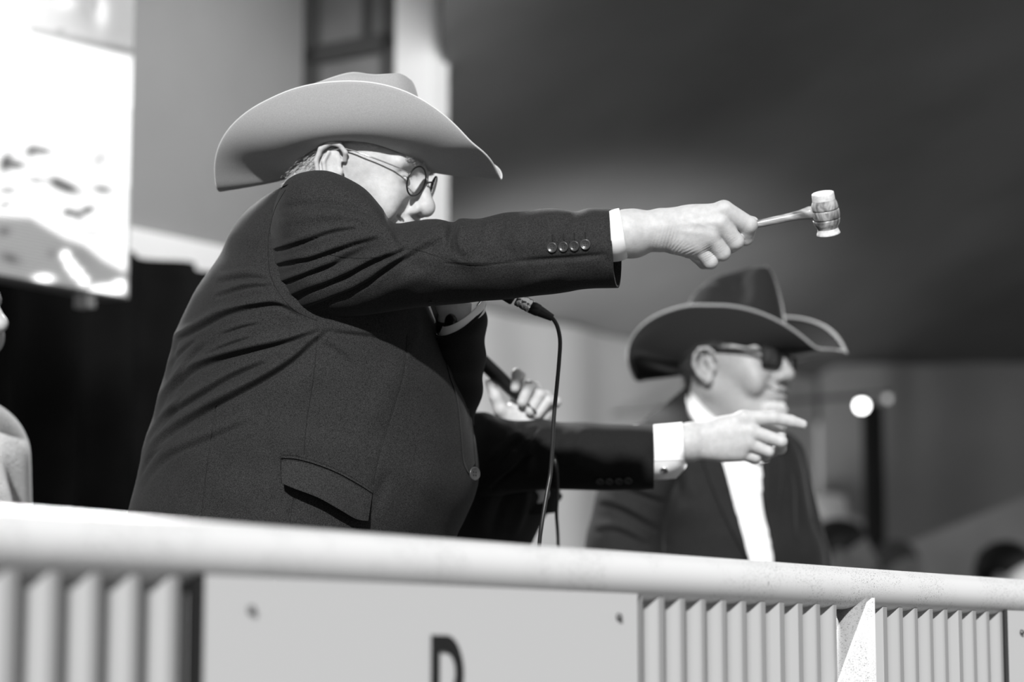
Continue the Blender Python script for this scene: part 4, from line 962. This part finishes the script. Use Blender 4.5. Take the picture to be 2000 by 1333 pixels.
# ================================================================== THIRD MAN (behind, pointing)
man3 = thing('person', 'man mostly hidden behind the hatted man, black jacket, pointing right and holding a microphone', 'person')
D3 = 4.0; h3 = HandFrame(1450, 860, 3.92)
s = Sdf()
s.cap((1240, 872, 4), (1340, 866, 0), 42, 36); s.ell((1355, 862, 0), (34, 37, 26), 14); s.ell((1412, 858, 2), (52, 42, 24), 16)
m3 = {'i': (1452, 818, -4), 'm': (1464, 842, -10), 'r': (1460, 866, -8), 'p': (1444, 886, 0)}
for k_ in m3: s.cap((1385, 845 + (m3[k_][1] - 818) * .5, 2), m3[k_], 18, 15.5, 16)
s.chain([m3['i'], (1512, 816, -6), (1545, 823, -4), (1567, 829.5, -2)], [15.5, 13.5, 11.5, 9.6], 8, 3)
s.chain([m3['m'], (1524, 862, -14), (1526, 877, 8), (1508, 886, 30)], [14.5, 12, 11, 9.5], 4, 3)
s.chain([m3['r'], (1500, 882, -6), (1496, 892, 14), (1476, 890, 30)], [13.5, 11.5, 10.5, 9], 3.5, 3)
s.chain([m3['p'], (1476, 894, 4), (1474, 898, 18), (1458, 894, 28)], [12.5, 11, 10, 8.5], 3.5, 3)
s.chain([(1400, 840, 22), (1450, 826, 40), (1500, 838, 34), (1528, 850, 20)], [20, 16, 12.5, 10], 14, 4)
H3 = sdf_hand(s, (1180, 770, -60), (1600, 940, 90), h3, 1.6)
# left hand round the second microphone
hm = HandFrame(1030, 780, 4.05); s = Sdf()
s.cap((1045, 960, 10), (1030, 838, 8), 30, 28)
s.ell((1034, 806, 14), (46, 34, 20), 10)
s.cap((1000, 812, 8), (1062, 812, 8), 17, 15, 12)
s.chain([(1004, 790, 20), (1016, 736, 14), (1009, 730, -12), (1006, 758, -20)], [11, 10, 10, 9.5], 6, 3)
s.chain([(1030, 800, 16), (1046, 758, 8), (1034, 754, -14), (1020, 786, -20)], [12, 11.5, 11.5, 10.5], 6, 2.5)
s.chain([(1044, 806, 16), (1068, 776, 8), (1054, 772, -12), (1036, 803, -18)], [12, 11.5, 11.5, 10.5], 6, 2.5)
s.chain([(1056, 812, 16), (1086, 786, 8), (1070, 784, -8), (1050, 810, -14)], [11, 10.5, 10.5, 9.5], 6, 2.5)
s.chain([(1000, 822, 4), (978, 800, -6), (968, 775, -8), (957, 748, -6)], [18, 14, 12, 9.5], 12, 5)
H3b = sdf_hand(s, (920, 695, -60), (1125, 1010, 70), hm, 1.8)
R3 = frame_R(25, 0, 0); c3 = P(800, 690, 4.12); Hv3, Hq3 = head_arrays(R3, c3, 1.0, {}, .0026)
B3 = body_core(P(770, 800, 4.15), [P(890, 880, 4.02), P(740, 900, 4.3)], P(800, 1200, 4.2), [P(760, 1297, 4.1) * [1, 1, 0] + Z * STAGE, P(900, 1297, 4.3) * [1, 1, 0] + Z * STAGE], [[P(900, 890, 4.02), P(1080, 895, 3.98), P(1230, 880, 3.93)]])
V, Q = join_q([B3, (Hv3, Hq3), H3, H3b]); mesh_obj('body', V, None, M_skin, man3, quads=Q)
J3 = Loft([(760, 790, 800, 790, 4.18, .02), (700, 800, 920, 803, 4.16, .10), (650, 820, 990, 818, 4.15, .15), (640, 860, 1040, 850, 4.15, .18), (640, 900, 1060, 900, 4.15, .19), (650, 940, 1085, 950, 4.15, .19), (650, 960, 1098, 972, 4.15, .19), (650, 1000, 1072, 1000, 4.15, .19), (650, 1054, 1043, 1054, 4.15, .19), (650, 1150, 1000, 1150, 4.15, .19), (650, 1230, 990, 1230, 4.15, .18)], 160, 240)
J3.folds([([(930, 1040), (960, 960), (1000, 900)], 10, 16, 'b'), ([(1000, 1050), (1020, 990), (1030, 930)], 8, 10, 'b'), ([(960, 1050), (985, 980), (1010, 930)], 8, 9, 'v')])
j3 = J3.obj('jacket', M_suit3, man3); solid(j3, .003)
S3 = Loft([(880, 800, 890, 990, 4.05, .07), (920, 806, 925, 985, 4.02, .09), (950, 806, 955, 975, 4.0, .09), (990, 820, 990, 966, 3.99, .085), (1030, 822, 1030, 960, 3.98, .075), (1058, 819, 1058, 958, 3.97, .07), (1091, 825, 1091, 957, 3.96, .066), (1139, 825, 1139, 958, 3.95, .062), (1184, 829, 1184, 959, 3.94, .06), (1230, 830, 1230, 958, 3.93, .058), (1262, 829.5, 1262, 957, 3.925, .057), (1276, 829.5, 1277, 956, 3.92, .056)], 180, 220, sq=.9)
S3.crinkle(1.2, 7, (30, 90)); S3.folds([([(960, 900), (1000, 860), (1050, 830)], 7, 11), ([(950, 950), (1010, 900), (1060, 850)], 7, 11), ([(1060, 835), (1040, 870), (1030, 930)], 6, 10, 'b'), ([(1100, 832), (1085, 870), (1070, 920)], 5, 10, 'v'), ([(1140, 835), (1130, 870), (1120, 910)], 4, 12, 'b'), ([(1000, 820), (1020, 845), (1050, 860)], 5, 8, 'v')])
s3 = S3.obj('sleeve', M_suit3, j3); solid(s3, .003); bv3 = bvh_of(s3)
for bx, by in ((1172, 940), (1190, 940), (1209, 939.5), (1227, 938.5)): button(bv3, bx, by, .0068, s3)
ls3 = ring_loft('sleeve', [(1040, 836, 4.07, .042, .042, 0, 0), (1040, 900, 4.08, .05, .05, 0, 0), (1020, 1000, 4.1, .055, .055, 0, 0)], M_suit3, j3)
C3 = Loft([(1262, 835, 1262, 938, 3.92, .047), (1273, 830.5, 1274, 938, 3.92, .049), (1300, 828, 1300, 936, 3.915, .049), (1322, 826, 1326, 926, 3.912, .048), (1332, 825, 1338, 905, 3.91, .046)], 40, 140, sq=.9)
c3_ = C3.obj('shirt_cuff', M_shirt, man3); solid(c3_, .0025); bc3 = bvh_of(c3_)
cfl = patch('cuff_flap', bc3, [(1277, 900), (1276, 925), (1275, 939)], [(1337, 898), (1341, 912), (1321, 935)], 14, 24, .003, M_shirt, c3_, thick=.002)
h, n = cast(bvh_of(cfl), 1297, 918)
if h is not None:
    cl = lathe('cufflink', [(0, 1e-5), (0, .0062), (.003, .0068), (.0038, .0055), (.0032, .005), (.0032, 1e-5)], h, n, M_metal, c3_, 24)
ring_loft('shirt_collar', [(775, 770, 4.15, .062, .06, 0, 0), (775, 800, 4.15, .066, .064, 0, 0)], M_shirt, man3, .002, 10)
eyes(man3, Tf(R3, c3, 1.0))
def cap3(rg):
    th = rg.uniform(0, 2 * math.pi); z = rg.uniform(.0, .12); f = math.sqrt(max(.02, 1 - ((z - .035) / .087) ** 2)); x = -.012 + .098 * f * math.cos(th); y = .078 * f * math.sin(th)
    if x > .06 and z < .08: z = .1
    return (x, y, z), (x * 3, y * 3, .2)
hair_strands('hair', man3, Tf(R3, c3, 1.0), cap3, 2500, M_hair, .02, .0005, 9)
legs(man3, P(800, 1200, 4.2), [P(760, 1297, 4.1) * [1, 1, 0] + Z * STAGE, P(900, 1297, 4.3) * [1, 1, 0] + Z * STAGE], P(640, 1220, 4.1)[2], M_trouser)
mc2, a, b, x = mic('black handheld microphone gripped behind the hatted man, below his outstretched arm', (905, 672), (1018, 778), 4.03, 4.045, .0128, .0112, M_blackplastic)
cab = [(1018, 778, 4.045), (1045, 806, 4.03), (1066, 850, 4.09), (1085, 900, 3.86), (1088.5, 961, 3.86), (1087, 1006, 3.86), (1090, 1060, 3.86), (1092, 1200, 3.86), (1100, 1500, 3.86)]
tube('cable', catmull([P(*c) for c in cab], 120), .0028, M_rubber, mc2, 10)
# ================================================================== RIGHT MAN
man2 = thing('person', 'man in dark wide-brimmed hat, dark glasses, white open shirt and dark jacket', 'person')
D2 = 4.7; R2 = frame_R(36, 1, 0); S2 = 1.06; c2 = P(1376, 714, 4.62) - R2 @ (np.array([-.008, -.084, -.014]) * S2); T2 = Tf(R2, c2, S2)
Hv2, Hq2 = head_arrays(R2, c2, S2, {'jowl': 1, 'hat': 1}, .0022)
B2 = body_core(P(1395, 800, 4.76), [P(1290, 880, 4.72), P(1500, 880, 4.85)], P(1390, 1200, 4.8), [P(1330, 1297, 4.7) * [1, 1, 0] + Z * STAGE, P(1460, 1297, 4.85) * [1, 1, 0] + Z * STAGE], [[P(1275, 890, 4.68), P(1222, 1050, 4.66), P(1260, 1200, 4.64)], [P(1510, 900, 4.86), P(1560, 1050, 4.85), P(1580, 1200, 4.82)]])
V, Q = join_q([B2, (Hv2, Hq2)]); body2 = mesh_obj('body', V, None, M_skin2, man2, quads=Q)
TR = [(1352, 745, 1440, 790, 4.76, .05), (1325, 768, 1462, 815, 4.77, .075), (1296, 792, 1500, 830, 4.775, .105), (1262, 818, 1534, 845, 4.78, .13), (1240, 850, 1556, 872, 4.78, .15), (1232, 900, 1570, 915, 4.78, .165), (1235, 960, 1578, 965, 4.78, .175), (1240, 1020, 1590, 1022, 4.78, .18), (1245, 1080, 1612, 1082, 4.78, .185), (1245, 1150, 1615, 1150, 4.78, .185), (1245, 1230, 1610, 1230, 4.78, .18)]
shl = Loft([(a + (6 if i else 0), b, c - 6, d, e, f * .93) for i, (a, b, c, d, e, f) in enumerate(TR)], 160, 240)
shirt2 = shl.obj('shirt', M_shirt, man2)
J2 = Loft(TR, 200, 300)
lx = lambda y: np.interp(y, [745, 752, 790, 825, 860, 904, 1000, 1091, 1240], [1330, 1336, 1350, 1370, 1392, 1411, 1438, 1463, 1480])
rx_ = lambda y: np.interp(y, [745, 790, 815, 850, 904, 965, 1091, 1240], [1440, 1470, 1480, 1488, 1490, 1490, 1512, 1515])
J2.crinkle(1.6, 3, (50, 150)); J2.folds([([(1300, 1060), (1340, 960), (1345, 880)], 8, 16, 'b'), ([(1270, 900), (1310, 930), (1345, 990)], 8, 14, 'v'), ([(1550, 1060), (1545, 960), (1520, 880)], 7, 12, 'b'), ([(1575, 1080), (1560, 1000), (1550, 920)], 7, 10, 'v')])
j2 = J2.obj('jacket', M_suit2, man2, drop=lambda x, y, nr: (nr > .02) & (x > lx(y)) & (x < rx_(y))); solid(j2, .003)
A2 = Loft([(1262, 822, 1330, 840, 4.70, .03), (1232, 838, 1340, 880, 4.69, .06), (1205, 880, 1335, 925, 4.68, .072), (1180, 925, 1318, 970, 4.67, .075), (1164, 965, 1305, 1010, 4.665, .075), (1154, 1010, 1300, 1050, 4.66, .075), (1144, 1048, 1298, 1092, 4.65, .074), (1142, 1100, 1296, 1150, 4.64, .072), (1160, 1160, 1300, 1200, 4.62, .07)], 120, 160, sq=.92)
A2.crinkle(1.5, 6, (40, 110)); A2.folds([([(1180, 930), (1230, 950), (1300, 975)], 7, 12), ([(1170, 975), (1220, 990), (1290, 1030)], 7, 13), ([(1160, 1030), (1210, 1030), (1270, 1060)], 6, 12), ([(1230, 860), (1280, 890), (1320, 930)], 6, 12, 'v')])
a2 = A2.obj('sleeve', M_suit2, j2)
A2b = Loft([(1535, 845, 1550, 850, 4.85, .02), (1530, 870, 1570, 875, 4.84, .05), (1525, 920, 1582, 920, 4.84, .06), (1530, 985, 1596, 985, 4.83, .062), (1540, 1046, 1612, 1046, 4.82, .062), (1550, 1090, 1624, 1090, 4.81, .062), (1550, 1160, 1625, 1160, 4.8, .06)], 90, 140)
A2b.folds([([(1555, 960), (1575, 1000), (1590, 1050)], 6, 9, 'b'), ([(1540, 1060), (1570, 1030), (1600, 1010)], 6, 9)])
A2b.obj('sleeve', M_suit2, j2)
bv2 = bvh_of(shirt2); bj2 = bvh_of(shirt2, j2)
patch('lapel', bj2, [(1326, 770), (1345, 830), (1372, 900), (1390, 950), (1420, 1020), (1452, 1080)], [(1338, 760), (1362, 812), (1392, 862), (1412, 904), (1438, 1000), (1463, 1091)], 50, 12, .008, M_suit2, j2, thick=.003)
patch('lapel', bj2, [(1484, 838), (1488, 870), (1490, 904), (1490, 965), (1500, 1030), (1513, 1095)], [(1500, 832), (1518, 870), (1530, 920), (1522, 985), (1518, 1040), (1516, 1095)], 40, 10, .008, M_suit2, j2, thick=.003)
bn2 = bvh_of(shirt2, j2, body2)
patch('shirt_collar', bn2, [(1335, 752), (1339, 780), (1348, 805), (1362, 828), (1378, 846)], [(1340, 752), (1356, 772), (1378, 797), (1400, 816), (1422, 834)], 30, 10, .006, M_shirt, man2, thick=.003)
patch('shirt_collar', bj2, [(1462, 850), (1470, 880), (1476, 905)], [(1480, 835), (1492, 870), (1500, 900)], 14, 8, .012, M_shirt, man2, thick=.003)
patch('shirt_placket', bv2, [(1446, 900), (1460, 980), (1482, 1060), (1490, 1100)], [(1458, 900), (1472, 980), (1494, 1060), (1502, 1100)], 30, 5, .002, M_shirt, shirt2, thick=.002)
HR2 = frame_R(34, -2, 2); TH2 = Tf(HR2, P(1438, 714, 4.74), 1.02)
hat(man2, TH2, M_hat2, M_edge2, M_hat2, a=.218, b=.135, side=.108, tip=.006, back_tip=-.012, H=.180, lean=.13, dentd=.03, edge_r=.0028, fk=.36, taper=.76, crown_a=.104, crown_b=.090)
M_acet = mat('black_acetate', .008, .6, spec=.3)
glasses(man2, T2, 'rect', M_acet, M_acet, M_lensdark, rx=.025, ry=.018, cx=.033, fx=.108, cz=0.001, rr=.0030, temple_r=.0034)
def beard(rg):
    a = rg.uniform(-1.2, 1.2); z = rg.uniform(-.118, -.078); r = .105 - .28 * (abs(a) * .03) - .02 * max(0, (-z - .1) / .02)
    x = r * math.cos(a * .45) - .002; y = a * .030
    return (x, y, z), (.35, y * 6, -1)
hair_strands('beard', man2, T2, beard, 3200, M_beard, .013, .0006, 11, snap=.03)
def hair2_and_shade(rg):  # dark hair, carried over the temples to stand in for hat shade too
    th = rg.uniform(math.radians(48), math.radians(312)); z = rg.uniform(-.06, .055); f = math.sqrt(max(.05, 1 - ((z - .035) / .095) ** 2))
    x = -.012 + .099 * f * math.cos(th); y = .0785 * f * math.sin(th)
    if x > .0 and z < .022: z = rg.uniform(.022, .055)
    if z < -.02 and x > -.05: z = rg.uniform(.02, .05)
    return (x, y, z), (-.3, y * 2, -1)
hair_strands('hair', man2, T2, hair2_and_shade, 6000, M_hair_dark, .016, .0006, 12, snap=-.012)
legs(man2, P(1390, 1200, 4.8), [P(1330, 1297, 4.7) * [1, 1, 0] + Z * STAGE, P(1460, 1297, 4.85) * [1, 1, 0] + Z * STAGE], P(1390, 1220, 4.8)[2], M_trouser)
# ================================================================== PERSON AT THE LEFT EDGE and audience behind
def bystander(px, py, d, yaw, label, coat, hair, hat_=None, sc=1.0, group=None, longhair=False, wide=1.0):
    t = thing('person', label, 'person', group); c = P(px, py, d); R = frame_R(yaw, 0, 0); T = Tf(R, c, sc)
    Hh = head_arrays(R, c, sc, {}, .0032); foot = [np.array([c[0] + R[0, 1] * k, c[1] + R[1, 1] * k, STAGE]) for k in (-.10, .10)]
    nk = T((-.03, 0, -.15)); hip = np.array([c[0], c[1], STAGE + (c[2] - STAGE) * .50]); sh = [T((-.04, k, -.23)) for k in (-.16, .16)]
    el = [T((-.04, k, -.50)) for k in (-.22, .22)]
    wr_ = [T((.14, k, -.62)) for k in (-.16, .16)]
    s = Sdf(); s.cap(nk, nk - Z * .1, .055, .09)
    Bd = body_core(nk, sh, hip, foot, [[sh[0], el[0], wr_[0]], [sh[1], el[1], wr_[1]]], .95)
    V, Q = join_q([Bd, Hh]); mesh_obj('body', V, None, M_skin, t, quads=Q)
    s = Sdf(); s.ell(T((-.035, 0, -.34)), (.15, .15, .20)); s.cap(T((-.03, 0, -.18)), T((-.03, 0, -.24)), .07, .10, .05)
    for a, b, w_ in zip(sh, el, wr_): s.cap(a, b, .072 * wide, .06 * wide, .05); s.cap(b, w_, .06 * wide, .045, .03)
    s.cap(T((-.035, 0, -.40)), T((-.035, 0, -.66)), .14, .15, .08)
    V, Q = s.mesh(c - [.5, .5, .85], c + [.5, .5, .05], .011, disp=(lambda p: .0035 * np.sin(p[:, 0] * 60 + p[:, 2] * 35) * np.sin(p[:, 2] * 48 + p[:, 1] * 30)) if coat is not M_fluff else None)
    mesh_obj('coat', smooth_mesh(V, Q, 1), None, coat, t, quads=Q)
    def capf(rg):
        th = rg.uniform(0, 2 * math.pi); lo_ = -.10 if longhair else -.02
        z = rg.uniform(lo_, .12); f = math.sqrt(max(.1, 1 - (max(0, z - .035) / .087) ** 2)); x = -.012 + .10 * f * math.cos(th); y = .081 * f * math.sin(th)
        if x > .03 and z < .10: x = -.02 - rg.random() * .06; y = .082 * (1 if y > 0 else -1)
        return (x, y, z), (x * 2 - .1, y * 3, -.6)
    s = Sdf(); s.ell((-.014, 0, .042), (.101, .084, .086)); 
    if longhair: s.ell((-.055, 0, -.04), (.055, .075, .11), .04)
    s.ell((.13, 0, -.04), (.085, .066, .105), .015, 's')
    V, Q = s.mesh((-.14, -.12, -.18), (.11, .12, .15), .006); hh = mesh_obj('hair', T(smooth_mesh(V, Q, 1)), None, hair, t, quads=Q)
    hair_strands('hair_strands', hh, T, capf, 1500, hair, .03 if not longhair else .06, .0005, 21)
    if hat_ is not None: hat(t, Tf(R, T((0.0, 0, .055)), 1.0), hat_, hat_, M_hairbase, a=.19, b=.13, side=.05, tip=-.01)
    legs(t, hip, foot, STAGE + (c[2] - STAGE) * .5, M_trouser)
    return t
bystander(-118, 606, 3.95, 20, 'person at the left edge of the picture in a pale fleece, face mostly cut off', M_fluff, mat('brown_hair', .05, .5), longhair=True, wide=1.45)
M_coatdark = mat('dark_coat', .03, .9); M_coatlight = mat('light_coat', .5, .9)
bystander(1645, 1085, 8.4, 10, 'dark haired spectator low behind the railing, just right of the suited man', M_coatdark, M_hair_dark, group='spectators behind the railing')
bystander(1754, 1122, 9.1, 60, 'spectator whose head just shows above the railing right of the tent pole', M_coatlight, mat('fair_hair', .12, .6, noise=(60, 3, .4)), group='spectators behind the railing')
bystander(1972, 1132, 8.0, 30, 'spectator in black at the right edge behind the railing', M_coatdark, M_hair_dark, group='spectators behind the railing')
bystander(1612, 1048, 10.2, 20, 'spectator in a white hat beside the dark haired spectator', M_coatlight, M_hair_dark, hat_=M_white, group='spectators behind the railing')
